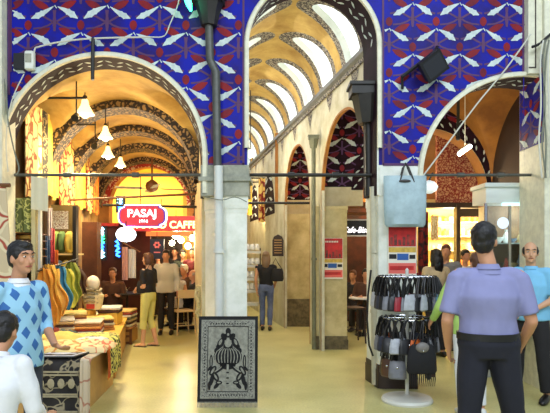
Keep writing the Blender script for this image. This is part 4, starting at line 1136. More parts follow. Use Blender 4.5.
mb = MB([sg_r]); mb.box((PX(134, Y_), Y_, PZ(231, Y_)), (PX(197, Y_), Y_+.08, PZ(216, Y_))); mb.build('sign_face', parent=r)
sgy = mat('sign_yellow', (255, 232, 150), .4, emit=2.2)
text('TANGO CAFFE', .22, sgy, r, (PX(165, Y_)-c.x-.02, -.02, .02), name='sign_lettering', bold=.006, sx=1.0)
mb = MB([mat('sign_orange', (236, 120, 60), .5, emit=.5)]); mb.box((PX(146, Y_), Y_, PZ(236, Y_)), (PX(190, Y_), Y_+.05, PZ(231.5, Y_))); mb.build('lower_strip', parent=r)
mb = MB([iron]); mb.tube((PX(140,Y_), Y_+.04, PZ(216,Y_)), (PX(140,Y_), Y_+.04, 3.3), .01, 6); mb.tube((PX(194,Y_), Y_+.04, PZ(216,Y_)), (PX(194,Y_), Y_+.04, 3.3), .01, 6); mb.build('hanger', parent=r)
Y_ = 12.0; c = P(157, 250, Y_); r = empty('menu_board', c, 'dark blue menu board with a pink emblem hanging under the caffe sign', 'sign')
mb = MB([mat('board_navy', (26, 34, 66), .5)]); mb.box((PX(150, Y_), Y_, PZ(259, Y_)), (PX(164, Y_), Y_+.04, PZ(239, Y_))); mb.build('board', parent=r)
mb = MB([mat('board_pink', (214, 110, 110), .5, emit=.3)]); cc = P(157, 245, Y_-.01)
for k in range(6): a = k*math.pi/3; mb.ell(cc+V(.05*math.cos(a), 0, .05*math.sin(a)), (.026, .008, .026), 8, 6)
mb.box((cc.x-.07, Y_-.006, cc.z-.17), (cc.x+.07, Y_, cc.z-.145)); mb.build('emblem', parent=r)
mb = MB([iron]); mb.tube(P(157, 239, Y_+.02), P(157, 232, Y_+.02), .008, 6); mb.build('hanger', parent=r)
# black cafe sign in the arcade
Y_ = 10.15; c = P(360, 228.5, Y_); r = empty('cafe_sign', c, 'black cafe sign with white script between the poster pillar and the middle pillar', 'sign')
mb = MB([black]); mb.box((PX(343, Y_), Y_, PZ(235, Y_)), (PX(384, Y_), Y_+.08, PZ(220.5, Y_))); mb.build('sign_face', parent=r)
mb = MB([white_c]); mb.box((PX(343, Y_), Y_-.01, PZ(236.5, Y_)), (PX(384, Y_), Y_+.09, PZ(235, Y_))); mb.box((PX(343, Y_), Y_-.01, PZ(220.5, Y_)), (PX(384, Y_), Y_+.09, PZ(219.3, Y_))); mb.build('rim', parent=r)
text('Cafe-Bistro', .15, sg_w, r, (-.03, -.008, -.03), name='sign_lettering', bold=.002, shear=.3, sx=.82)
mb = MB([wood]); mb.tube(P(342, 206, 10.1), P(390, 203, 10.1), .05, 8); mb.tube(P(342, 214, 10.1), P(390, 214, 10.1), .03, 8); tag(mb.build('awning_rail'), 'wooden double rail above the black cafe sign', 'rail')
# neon strings
def neon(px, py, Y, h, cols, label):
    c = P(px, py, Y); r = empty('neon_sign', c, label, 'neon sign', 'upright neon signs in the aisle')
    random.seed(int(px)); 
    for k, cm in enumerate(cols):
        mb = MB([cm]); z0 = h/2-h*k/len(cols); pts = []
        for j in range(7): pts.append(c+V(.05*math.sin(j*2.2+k), 0, z0-h/len(cols)*j/6.5))
        mb.path(pts, .022, 6); mb.build('neon_tube', parent=r)
    mb = MB([black]); mb.box((c.x-.10, Y+.03, c.z-h/2-.05), (c.x+.10, Y+.06, c.z+h/2+.05)); mb.build('back_board', parent=r)
nb = mat('neon_blue', (40, 110, 255), .4, emit=7); ng = mat('neon_green', (60, 255, 170), .4, emit=4); nw = mat('neon_cyan', (160, 235, 255), .4, emit=7)
neon(102, 243, 12.84, .70, (nw, ng, nb, nw), 'blue and green neon sign left of the hanging white cloths')
neon(117.5, 248, 12.84, .42, (nb, nb), 'short blue neon sign beside the pale cloths')
neon(120, 204, 11.8, .26, (nw, nb), 'small blue and white neon sign just behind the PASAJ sign')
# posters
def poster(name, label, px0, px1, py0, py1, Y, frac):
    x0, x1, z1, z0 = PX(px0, Y), PX(px1, Y), PZ(py0, Y), PZ(py1, Y); h = z1-z0; w_ = x1-x0
    r = empty(name, (x0, Y, z0), label, 'poster'); white = mat('poster_white', (228, 222, 205), .6)
    mb = MB([white]); mb.box((x0, Y, z0), (x1, Y+.006, z1)); mb.build('sheet', parent=r)
    mb = MB([mat('poster_red', (206, 38, 34), .55, col2=(150, 24, 24), nscale=5), mat('poster_dark', (62, 42, 38), .6, col2=(168, 52, 38), nscale=14), mat('poster_gold', (214, 178, 74), .6, noise_=.3, nscale=20), mat('poster_blue', (44, 92, 160), .6), black, mat('poster_pink', (226, 104, 92), .6)])
    def bar(i, a0, a1, b0, b1, k=.0015): mb.use(i).box((x0+w_*a0, Y-k, z0+h*b0), (x0+w_*a1, Y, z0+h*b1))
    bar(0, .02, .98, .50, .99)
    for k in range(6): bar(1, .06+.15*k, .06+.15*k+.10, .52, .66+.05*math.sin(k*2.1), .003)
    mb.use(2); 
    bar(2, .02, .98, .40, .49); bar(4, .04, .30, .29, .37); bar(3, .32, .72, .27, .38, .002); bar(4, .75, .96, .29, .36)
    for k in range(3): bar(3, .34+.13*k, .42+.13*k, .30, .35, .004)
    bar(5, .02, .98, .04, .22); bar(0, .06, .90, .10, .17, .003)
    mb.build('print', parent=r)
    mb = MB([white])
    for k in range(8): mb.box((x0+w_*(.2+.075*k), Y-.004, z0+h*.89), (x0+w_*(.25+.075*k), Y-.002, z0+h*.93))
    mb.build('lettering', parent=r)
    return r
poster('wall_poster', 'red poster with a crowd and gold band on the pillar behind the handbag rack', 388, 416.5, 217, 276, YF-.030, 0)
poster('wall_poster', 'smaller red poster with a gold band on the worn middle pillar', 321, 343, 238, 279, 9.285, 0)
# plaque in the nave
Yq = 13.0
# ------------------------------------------------------------------ left aisle: hangings
yel1 = arabesque('textile_cream', (250, 222, 150), (150, 84, 40), 6, .07, warp=.2)
yel2 = mat('textile_yellow', (250, 214, 96), .8, col2=(236, 190, 70), nscale=7)
yel3 = arabesque('textile_redflower', (246, 210, 120), (150, 44, 30), 6, .09, warp=.25)
brd = arabesque('textile_border', (36, 34, 34), (150, 130, 90), 9, .08)
def hang(px0, px1, pyt0, pyt1, pyb, m, label, off=0.0, border=None, group='glowing textiles hung along the stall wall', d=.0, amp=.015):
    """cloth hanging along the aisle wall between two picture columns"""
    def Yat(px): return (560*(ARCH[0][0]+.16*YF-HL+off))/((px-CX)+.16*560)
    y0, y1 = Yat(px0), Yat(px1); X = lambda y: ARCH[0][0]-0.16*(y-YF)-HL+off
    za, zb = PZ(pyt0, y0), PZ(pyt1, y1); zl = PZ(pyb, (y0+y1)/2)
    r = empty('hanging_textile', (X(y0), y0, zl), label, 'textile', group)
    mb = MB([m])
    f = lambda u, v: (X(y0+(y1-y0)*u)+amp*math.sin(u*23)*(1-v*.5), y0+(y1-y0)*u, (za+(zb-za)*u)*v+zl*(1-v)+(.03*math.sin(u*9) if v == 0 else 0))
    mb.grid(f, 24, 8, thick=(-.012, 0, 0)); mb.build('cloth', parent=r)
    if border:
        mb = MB([border]); mb.grid(lambda u, v: Vector(f(u*.28, v))+V(.008, 0, 0), 8, 8, thick=(-.004,0,0)); mb.build('border', parent=r)
    return r
hang(26, 43, 99, 110, 200, yel1, 'cream glowing carpet nearest the stall arch with a dark edge', .12)
hang(43, 48, 110, 114, 199, brd, 'narrow dark patterned strip between the glowing carpets', .14)
hang(48, 59, 114, 122, 198, yel2, 'plain bright yellow cloth beside the dark patterned strip', .12)
hang(60, 76, 126, 132, 210, yel3, 'yellow textile with red flowers under the second rail', .12)
hang(76, 86, 132, 137, 208, yel2, 'deep yellow cloth hanging behind the red flowered textile', .14)
hang(87, 93, 155, 157, 212, yel3, 'small red and yellow textile farther along the stall wall', .12)
hang(94, 99, 157, 159, 214, mat('textile_redorange', (214, 74, 40), .8, col2=(244, 170, 60), nscale=6), 'red and orange strip of cloth at the far end of the stall wall', .12)
# spots that light the cloths
for y, z in ((7.9, 3.3), (9.8, 3.3), (11.5, 3.2)):
    spot('track_spot', (AL(y)-.1, y-.1, z), (AL(y)-HL, y+.5, 2.7), 180, (1, .80, .45), 75, .06)
for k, (x, y, z, tx, ty, tz, pw) in enumerate(((-2.6, 7.3, 3.35, -2.25, 6.2, .6, 190), (-2.9, 9.0, 3.3, -2.8, 8.4, .5, 190))):
    spot('stall_fill_spot', (x, y-.06, z-.05), (tx, ty, tz), pw, (1, .82, .48), 75, .05)  # fill spot added to brighten the stall goods
    r = empty('added_spot', (x, y, z), ('small black spotlight added to brighten the near stall', 'small black spotlight added to brighten the folded textiles')[k], 'lamp')
    mb = MB([black]); mb.loft([V(x, y, z)+V(0,.05,.06), V(x, y-.03, z-.0)], [.035, .05], n=14); mb.build('housing', parent=r)  # made-up housing for the added fill spot
    mb = MB([black]); mb.tube((x, y+.03, z+.04), (x, y+.03, 3.86), .010, 6); mb.build('stem', parent=r)
# near carpet hanging at the edge of the picture, behind the argyle man
Yc_ = 5.2; crm = arabesque('carpet_cream', (214, 198, 160), (160, 66, 44), 4.5, .04, third=(196, 176, 140), warp=.25)
r = empty('hanging_carpet', (PX(-20, Yc_), Yc_, .6), 'tall cream carpet with faded red medallions hanging behind the argyle man', 'carpet')
mb = MB([crm]); x0, x1 = PX(-40, Yc_), PX(8, Yc_)
mb.grid(lambda u, v: (x0+(PX(4+14*(1-v), Yc_)-x0)*u, Yc_+.03*math.sin(u*14), .45+(PZ(186, Yc_)-.45)*v), 20, 14, thick=(0,.012,0)); mb.build('pile', parent=r)
mb = MB([wood]); mb.tube((x0, Yc_+.02, PZ(185, Yc_)), (PX(9, Yc_), Yc_+.02, PZ(185, Yc_)), .02, 8); mb.build('rail', parent=r)
# pale cloth tag hanging from the rod
def sheet(name, label, cat, px0, px1, py0, py1, Y, m, tiltz=0, fold=.006, group=None):
    x0, x1, z0, z1 = PX(px0, Y), PX(px1, Y), PZ(py1, Y), PZ(py0, Y)
    mb = MB([m]); mb.grid(lambda u, v: (x0+(x1-x0)*u, Y+fold*math.sin(u*12), z0+(z1-z0)*v+tiltz*u), 10, 6, thick=(0, .006, 0))
    return tag(mb.build(name), label, cat, group)
sheet('hanging_cloth', 'plain pale grey cloth hung from the rod below the glowing carpet', 'cloth', 31, 48, 176, 209, 6.75, mat('cloth_paleyellow', (214, 208, 178), .8, noise_=.05), -.03)
sheet('price_board', 'small white board with rows of writing hanging in the stall', 'sign', 53, 68, 211, 229, 7.4, arabesque('board_written', (232, 220, 190), (150, 96, 60), 24, .08), 0, .0)
# stall shelving with rolled goods and pillows
r = empty('shelf_unit', (PX(32, 7.2), 7.2, 0), 'tall stall shelving with wooden boards and pale posts along the aisle wall', 'shelf')
xs0 = PX(14, 7.2); xs1 = PX(42, 7.2)
def shelfpart(nm, m, lo, hi): mb = MB([m]); mb.box(lo, hi); mb.build(nm, parent=r)
shelfpart('post', mat('post_pale', (196, 186, 140), .6), (PX(33, 6.98), 6.93, 0), (PX(37, 6.98), 7.0, PZ(176, 6.98)))
shelfpart('post', mat('post_steel', (200, 200, 196), .4), (PX(39, 6.98), 6.95, 0), (PX(41.5, 6.98), 7.0, PZ(178, 6.98)))
for py in (233, 240, 248, 256, 266, 285): shelfpart('shelf_board', wood, (PX(10, 7.05), 7.05, PZ(py+1.2, 7.05)), (PX(34, 7.05), 7.45, PZ(py, 7.05)))
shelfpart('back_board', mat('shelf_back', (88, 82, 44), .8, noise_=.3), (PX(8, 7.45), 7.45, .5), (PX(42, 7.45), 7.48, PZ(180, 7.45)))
random.seed(11)
fold_cols = [(196, 120, 60), (222, 180, 90), (160, 70, 40), (210, 200, 150), (120, 90, 50), (180, 150, 70)]
for i, py in enumerate((240, 248, 256, 266, 285)):
    for k in range(2):
        c = P(16+8*k+4, py-2.6, 7.2); mb = MB([mat('fold_%d' % ((i+k) % 6), fold_cols[(i+k) % 6], .85, noise_=.25, nscale=12)])
        mb.cbox(c, (.15, .26, .055), b=.012); tag(mb.build('folded_cloth'), 'small folded cloth lying on the wooden shelves behind the argyle man', 'cloth', 'folded cloths on the wooden shelves')
mb = MB([arabesque('cloth_green', (96, 104, 50), (190, 190, 110), 12, .07)]); mb.grid(lambda u, v: (PX(11+20*u, 6.95), 6.95+.015*math.sin(u*16), PZ(232-34*v, 6.95)), 16, 8, thick=(0,.01,0))
tag(mb.build('hanging_cloth'), 'olive green patterned cloth hanging above the wooden shelves', 'cloth')
# pillows on the further shelf
r = empty('shelf_unit', (PX(66, 8.6), 8.6, 0), 'dark framed stall shelving holding green and yellow cushions', 'shelf')
for nm, m, a, b, c, d in (('post', black, 76, 79.5, 400, 207), ('post', wood_d, 47, 49, 400, 210)):
    mb = MB([m]); mb.box((PX(a, 8.6), 8.45, 0), (PX(b, 8.6), 8.55, PZ(d, 8.6))); mb.build(nm, parent=r)
for py in (253.5, 275):
    mb = MB([mat('shelf_cream', (226, 206, 140), .6)]); mb.box((PX(48, 8.6), 8.5, PZ(py+1.6, 8.6)), (PX(76, 8.6), 8.95, PZ(py, 8.6))); mb.build('shelf_board', parent=r)
mb = MB([mat('shelf_brown', (96, 78, 38), .8)]); mb.box((PX(46, 8.97), 8.97, .4), (PX(78, 8.97), 9.0, PZ(205, 8.97))); mb.build('back_board', parent=r)  # plain brown back board
for k, (px, col, lb) in enumerate(((56, (110, 130, 60), 'olive green cushion standing on the cushion shelf'), (62, (80, 108, 58), 'dark green cushion standing in the middle of the shelf'), (69.5, (208, 186, 84), 'yellow cushion standing at the far side of the shelf'))):
    c = P(px, 242, 8.62); mb = MB([mat('cushion_%d' % k, col, .85, noise_=.2, nscale=9)])
    mb.loft([c+V(0,0,-.165), c+V(0,0,-.12), c, c+V(0,0,.12), c+V(0,0,.165)], [(.03, .02), (.055, .10), (.065, .14), (.055, .10), (.03, .02)], lat=(1,0,0), n=16, M=None)
    tag(mb.build('cushion'), lb, 'cushion', 'cushions on the stall shelf')
for k, (px, col) in enumerate(((54, (226, 120, 110)), (59, (150, 180, 190)), (66, (226, 200, 90)))):
    c = P(px, 267, 8.62); mb = MB([mat('ball_%d' % k, col, .85, noise_=.2, nscale=12)]); mb.ell(c, (.07, .09, .105), 14, 10)
    tag(mb.build('cushion'), ('pink cushion on the lower shelf', 'pale blue cushion on the lower shelf between pink and yellow', 'round yellow cushion on the lower shelf')[k], 'cushion', 'cushions on the stall shelf')
# colourful small scarves hanging before the shelf
for k, (px, py0, py1, col) in enumerate(((50, 208, 240, (206, 196, 200)), (52.5, 228, 262, (214, 80, 90)), (48, 236, 270, (84, 110, 150)), (56, 250, 276, (226, 120, 50)))):
    o = sheet('hanging_scarf', ('pale grey scarf', 'crimson scarf', 'slate blue scarf', 'orange scarf')[k]+' hanging from the shelf post in the stall', 'scarf', px-2.4, px+2.4, py0, py1, 8.43, mat('scarf_%d' % k, col, .8, noise_=.3, nscale=16), .0, .02, 'small scarves at the shelf post')
# brown door post / column behind goods
mb = MB([mat('pillar_brown', (112, 66, 42), .6, col2=(80, 46, 30), nscale=3)]); mb.box((PX(82, 10.2), 10.2, 0), (PX(97, 10.2), 10.45, PZ(222, 10.2))); struct(mb, 'pillar_7')
mb = MB([mat('ledge_red', (150, 30, 30), .6)]); mb.box((PX(97, 12.8), 12.8, PZ(226, 12.8)), (PX(118, 12.8), 12.92, PZ(223, 12.8))); tag(mb.build('rail_board'), 'dark red board running above the neon sign', 'board')
mb = MB([mat('wall_dark_red', (70, 26, 22), .8, noise_=.4, nscale=3)]); mb.box((PX(97, 12.9), 12.9, 0), (PX(150, 12.9), 13.0, PZ(223, 12.9))); struct(mb, 'wall_side_shop')
# garments on hangers above the stall table
gcols = [((224, 150, 50), 44, 268, 322, 'amber scarf'), ((236, 178, 70), 48.5, 264, 318, 'golden shawl'), ((214, 130, 40), 40, 276, 326, 'burnt orange shawl'), ((250, 196, 90), 54, 268, 312, 'light apricot shawl'), ((70, 150, 190), 59.5, 266, 306, 'turquoise blue shawl'), ((224, 216, 80), 66, 268, 304, 'lemon yellow shawl'), ((150, 160, 60), 71, 262, 300, 'olive shawl'), ((90, 60, 40), 76, 266, 296, 'brown fringed shawl')]
for k, (col, px, py0, py1, nm) in enumerate(gcols):
    Y = 6.9+.14*k; c = P(px, py0, Y); h = (py1-py0)*Y/F
    r = empty('hanging_shawl', c, nm+' draped on a hanger above the stall table', 'shawl', 'shawls on hangers over the stall')
    mb = MB([mat('shawl_%d' % k, col, .8, noise_=.25, nscale=10)])
    def f(u, v, c=c, h=h):
        wd = (.04+.10*min(1, (1-v)*2.0))*(1+.25*math.sin(v*9+c.x*31)); return c+V((u-.5)*2*wd+.03*math.sin(v*7+c.x*50)*(1-v), .03*math.sin(u*17+v*3+c.x*9)+.05*(u-.5), -h*(1-v)*(1+.12*math.sin(u*11+c.x*40)*(1-v))-.02*abs(u-.5)*v)
    mb.grid(f, 14, 12, thick=(0, .02, 0)); mb.build('cloth', parent=r)
    mb = MB([iron]); mb.tube(c+V(-.05,.01,-.005), c+V(.05,.01,-.005), .006, 6); mb.path([c+V(0,.01,0), c+V(0,.01,.04), c+V(.02,.01,.055)], .004); mb.build('hanger', parent=r)
mb = MB([iron]); mb.tube(P(38, 271, 6.8), P(78, 259, 8.0), .012, 8); tag(mb.build('clothes_rail'), 'dark rail from which the shawls hang over the stall', 'rail')

# ------------------------------------------------------------------ the stall: platforms and goods
ply = mat('plywood', (206, 160, 92), .6, noise_=.2, nscale=4)
r = empty('display_box', (-2.3, 5.9, 0), 'low plywood box of the near stall covered with carpets and cloths', 'display box')
Xr0, Xr1 = -1.90, -1.98
mb = MB([ply]); mb.prism([(-2.75, 5.55), (Xr0, 5.55), (Xr1, 6.85), (-2.85, 6.85)], 0, .50); mb.build('box_body', parent=r)
mb = MB([ply]); mb.prism([(-2.78, 5.52), (Xr0+.02, 5.52), (Xr1+.02, 6.88), (-2.88, 6.88)], .50, .53); mb.build('box_top', parent=r)
# dark carpets hung over the near end
carp = arabesque('carpet_black', (30, 26, 26), (150, 138, 110), 7, .035, warp=.25); carp2 = mat('carpet_stripe', (168, 156, 126), .85, noise_=.2, nscale=20)
r = empty('draped_carpet', (-2.3, 5.45, .55), 'black carpet with pale stripes draped over the near end of the box', 'carpet')
def drape(mb, x0, x1, yedge, yin, z, drop, th=.012, amp=.01):
    n = [(yin, z), ((yin+yedge)/2, z), (yedge+.03, z), (yedge, z-.02), (yedge-.012, z-.08), (yedge-.015, z-drop*.5), (yedge-.02, z-drop)]
    def f(u, v):
        k = v*(len(n)-1); i = min(int(k), len(n)-2); t = k-i; y = n[i][0]*(1-t)+n[i+1][0]*t; zz = n[i][1]*(1-t)+n[i+1][1]*t
        return (x0+(x1-x0)*u, y+amp*math.sin(u*11)*(v > .5), zz)
    mb.grid(f, 18, 24, thick=(0, 0, -th) if False else (0, th, -th)); return n
xa_, xb_ = PX(36, 5.5), PX(80, 5.5)
mb = MB([carp]); drape(mb, xa_, xb_, 5.50, 6.1, .555, .54); mb.build('pile', parent=r)
mb = MB([carp2])
for z in (.44, .41, .22, .20, .05): mb.box((xa_+.01, 5.455, z-.008), (xb_-.01, 5.468, z+.008))
for k in range(4):
    cx_ = xa_+.06+k*.10; mb.ell((cx_, 5.462, .325), (.035, .006, .05), 10, 6)
mb.build('stripes', parent=r)
# beige runner beside it
mb = MB([arabesque('runner_beige', (206, 188, 160), (176, 120, 96), 6, .05)]); drape(mb, xb_+.005, PX(91, 5.5), 5.49, 6.2, .565, .53); tag(mb.build('draped_runner'), 'narrow beige runner draped over the corner of the plywood box', 'carpet')
# small black and white rug on top
r = empty('small_rug', (PX(60, 5.7), 5.65, .58), 'small black and white patterned rug lying on the near edge of the box', 'rug')
xa_, xb_ = PX(42, 5.7), PX(82, 5.7)
def flat(mb, x0, x1, y0, y1, z, th, skew=.06): mb.prism([(x0, y0), (x1, y0), (x1+skew, y1), (x0+skew, y1)], z, z+th)
mb = MB([black]); flat(mb, xa_, xb_, 5.5, 5.78, .57, .014); mb.build('ground', parent=r)
mb = MB([white_c]); flat(mb, xa_+.025, xb_-.025, 5.515, 5.765, .584, .003); mb.build('field', parent=r)
mb = MB([black])
flat(mb, xa_+.05, xb_-.05, 5.545, 5.735, .587, .002); mb.build('inner_ground', parent=r)
mb = MB([white_c]); mb.ell(((xa_+xb_)/2+.02, 5.64, .59), (.11, .055, .003), 16, 6); mb.ell(((xa_+xb_)/2-.1, 5.64, .59), (.03, .03, .003), 10, 6); mb.ell(((xa_+xb_)/2+.14, 5.64, .59), (.03, .03, .003), 10, 6); mb.build('medallion', parent=r)
# heaps of cloth on the box (each cloth a rumpled sheet)
def heap(label, px, Y, z, sx, sy, h, col, seed, name='rumpled_cloth', m=None, group='cloths heaped on the near stall', line=None):
    c = V(PX(px, Y), Y, z); m = m or (arabesque('heap_%d' % seed, col, line, 7, .05, warp=.25) if line else mat('heap_%d' % seed, col, .85, noise_=.15, nscale=10))
    mb = MB([m])
    def f(u, v):
        x = (u-.5)*2; y = (v-.5)*2; e = max(0, 1-x**4)*max(0, 1-y**4)
        zz = h*e**.5*(.75+.5*noise.noise(Vector((x*1.6+seed, y*1.6, 0)))+.15*noise.noise(Vector((x*4+seed, y*4, 3))))
        return c+V(x*sx*(1+.06*math.sin(5*y+seed)), y*sy*(1+.06*math.sin(4*x+seed)), max(zz, .0)+.008)
    mb.grid(f, 26, 20, thick=(0, 0, -.007)); return tag(mb.build(name), label, 'cloth', group)
heap('cream cloth with orange flowers spread over the near box', 62, 6.0, .57, .33, .30, .09, (240, 214, 140), 31, line=(222, 140, 60))
heap('pale cloth with pink roses spread toward the corner of the box', 88, 6.05, .57, .26, .28, .09, (238, 214, 156), 32, line=(224, 120, 80))
heap('yellow cloth bunched on the far part of the near box', 56, 6.5, .56, .30, .22, .12, (244, 204, 104), 33)
heap('red and brown cloth roll lying behind the yellow cloth', 52, 7.0, .56, .16, .10, .10, (150, 62, 44), 34)
heap('grey green cloth lying between the heaps', 66, 6.95, .56, .12, .10, .09, (90, 100, 90), 35)
heap('pale yellow green cloth with fringe along the far edge', 86, 6.65, .56, .34, .12, .07, (226, 220, 110), 36)
heap('white and dark folded scarf near the black and yellow drape', 92, 6.45, .58, .17, .12, .05, (220, 220, 214), 37)
# black yellow patterned drape over the far corner
r_m = arabesque('drape_blackyellow', (36, 38, 26), (214, 208, 110), 16, .14, warp=.2)
mb = MB([r_m])
def fd(u, v):
    y = 6.35+.62*u
    prof = [(-2.45, .60), (-2.18, .62), (-1.94, .61), (-1.885, .58), (-1.87, .50), (-1.86, .35), (-1.865, .19)]
    k = v*6; i = min(int(k), 5); t = k-i
    return (prof[i][0]*(1-t)+prof[i+1][0]*t-.06*(u)+.012*math.sin(u*13)*(v > .4), y, prof[i][1]*(1-t)+prof[i+1][1]*t)
mb.grid(fd, 20, 24, thick=(-.008, 0, -.008)); tag(mb.build('draped_cloth'), 'black and yellow patterned cloth draped over the far corner of the near box', 'cloth')
mb = MB([mat('strip_red', (176, 50, 26), .8, col2=(220, 120, 40), nscale=12)]); mb.grid(lambda u, v: (fd(-.22+.2*u, v)[0]+.006, fd(-.22+.2*u, v)[1], fd(-.22+.2*u, v)[2]+.004-(.0)), 6, 20, thick=(-.006, 0, -.006)); tag(mb.build('draped_cloth'), 'red and orange strip of cloth beside the black and yellow drape', 'cloth')
# far platform with stacks of folded goods
r = empty('display_box', (-2.7, 8.6, 0), 'long low platform of the far stall under the stacks of folded goods', 'display box')
def fx(y): return -2.03-.215*(y-7.1)
mb = MB([ply]); mb.prism([(-3.5, 7.15), (fx(7.15), 7.15), (fx(9.9), 9.9), (-3.75, 9.9)], 0, .46); mb.build('box_body', parent=r)
mb = MB([mat('cloth_amber', (236, 190, 84), .8, noise_=.2, nscale=6)]); mb.prism([(-3.52, 7.12), (fx(7.15)+.02, 7.12), (fx(9.9)+.02, 9.93), (-3.77, 9.93)], .44, .475); mb.build('cover_cloth', parent=r)
stack_cols = [(206, 176, 120), (150, 60, 46), (232, 216, 170), (110, 112, 90), (224, 160, 84), (90, 60, 50), (236, 232, 214), (176, 120, 70)]
def stack(px, py, Y, nx, w_, d_, n, h, label, group, base=None, seed=0, rz=.35, tops=None):
    z = base if base is not None else .475
    for k in range(n):
        random.seed(seed*17+k); col = stack_cols[(seed+k*3) % len(stack_cols)] if k < n-1 else (tops or (244, 226, 170))
        mb = MB([mat('folded_%d_%d_%d' % col, col, .85, noise_=.3, nscale=14)])
        w2, d2 = w_*1.12, d_*1.08; M1 = Matrix.Translation((PX(px, Y)+random.uniform(-.008, .008), Y+random.uniform(-.01, .01), z+h*(k+.5))) @ Matrix.Rotation(rz+random.uniform(-.03, .03), 4, 'Z')
        mb.cbox((0, 0, 0), (w2, d2, h*.96), M1, b=min(h*.3, .012))
        tag(mb.build('folded_textile'), label, 'textile', group)
stack(58, 0, 7.55, 1, .36, .44, 7, .036, 'folded textile in the stack with a dark red spine on the far platform', 'stack of folded textiles, dark red', seed=1, tops=(236, 224, 200))
stack(72, 0, 8.0, 1, .36, .40, 8, .036, 'folded textile in the tall stack beside the amber box', 'stack of folded textiles, tall', seed=2, tops=(240, 214, 130))
stack(88, 0, 7.75, 1, .34, .46, 6, .034, 'folded textile in the low white and red stack at the platform edge', 'stack of folded textiles, low', seed=3, tops=(232, 216, 190), rz=.2)
stack(100, 0, 8.3, 1, .34, .40, 5, .036, 'folded textile in the small pile behind the low stack', 'stack of folded textiles, small', seed=4, tops=(246, 214, 120))
stack(110.5, 0, 8.9, 1, .30, .34, 2, .05, 'folded textile on the yellow box next to the platform edge', 'folded textiles on the yellow box', base=.66, seed=5, tops=(240, 234, 220), rz=.15)
mb = MB([mat('box_amber', (240, 190, 70), .6)]); mb.cbox((PX(110.5, 8.9), 8.9, .57), (.30, .34, .19), b=.01); tag(mb.build('carton'), 'yellow carton with folded cloths on its lid', 'carton')
stack(100, 0, 9.5, 1, .34, .34, 3, .04, 'folded textile in the farthest pale pile of the stall', 'stack of folded textiles, farthest', seed=6, tops=(226, 226, 190), rz=.1)
mb = MB([mat('box_amber2', (236, 184, 74), .6, noise_=.1)]); mb.cbox((PX(79, 8.6), 8.6, .60), (.42, .34, .26), b=.01); tag(mb.build('carton'), 'amber carton under the stack of white caps', 'carton')
# separate stack on a wooden crate by the walkway
r = empty('wooden_crate', (PX(125, 9.9), 10.1, 0), 'small wooden crate on the floor under the last stack of textiles', 'crate')
cx_ = PX(124.5, 9.95)
mb = MB([wood_y]); mb.box((cx_-.16, 9.8, .03), (cx_+.16, 10.25, .26)); mb.build('crate_body', parent=r)
mb = MB([wood]); 
for z in (.03, .145, .24): mb.box((cx_-.17, 9.785, z-.02), (cx_+.17, 9.8, z+.02))
mb.box((cx_-.17, 9.78, 0), (cx_-.13, 9.81, .27)); mb.box((cx_+.13, 9.78, 0), (cx_+.17, 9.81, .27)); mb.build('slats', parent=r)
stack(124.5, 0, 10.0, 1, .31, .42, 8, .042, 'folded textile in the stack on the small wooden crate', 'stack of folded textiles on the crate', base=.265, seed=7, rz=0, tops=(244, 212, 130))
# stack of white caps on a stand
r = empty('mannequin_bust', P(93, 292, 8.75), 'white bust wrapped in pale scarves standing on the amber carton', 'mannequin')
c = P(93, 292, 8.6); c.z = .735
mb = MB([mat('bust_cream', (232, 214, 160), .7, noise_=.2, nscale=12)]); mb.loft([c, c+V(0,0,.10), c+V(0,0,.22), c+V(0,0,.30)], [(.12, .10), (.15, .11), (.17, .11), (.06, .06)], lat=(1,0,0), n=18); mb.build('torso', parent=r)
mb = MB([mat('bust_white', (236, 226, 200), .7)]); mb.ell(c+V(0,0,.40), (.10, .11, .12), 16, 12); mb.build('head', parent=r)
mb = MB([mat('scarf_grey', (170, 160, 130), .8, noise_=.4, nscale=14)])
for k in range(4): mb.loft([c+V(.12*math.cos(a), .11*math.sin(a), .30-.06*k+.015*math.sin(3*a)) for a in [j*math.pi/8 for j in range(17)]], [.02]*17, n=6)
mb.build('scarf', parent=r)
mb = MB([mat('scarf_redband', (206, 70, 50), .8)]); mb.box((c.x-.06, c.y-.125, c.z+.02), (c.x+.06, c.y-.105, c.z+.09)); mb.build('label_patch', parent=r)
# white cloths hanging in the far left
sheet('hanging_dress', 'pale pink cloth hanging in front of the cafe beside the blue neon', 'cloth', 122, 128, 247, 280, 11.0, mat('cloth_palepink', (224, 180, 176), .8, noise_=.15), 0, .03)
sheet('hanging_dress', 'white cloth hanging next to the pale pink cloth', 'cloth', 128.5, 136, 249, 278, 11.1, white_c, 0, .03)
mb = MB([wood]); mb.tube(P(118, 240, 11.05), P(140, 252, 11.05), .015, 6); tag(mb.build('clothes_rail'), 'sloping rail with the pink and white cloths', 'rail')
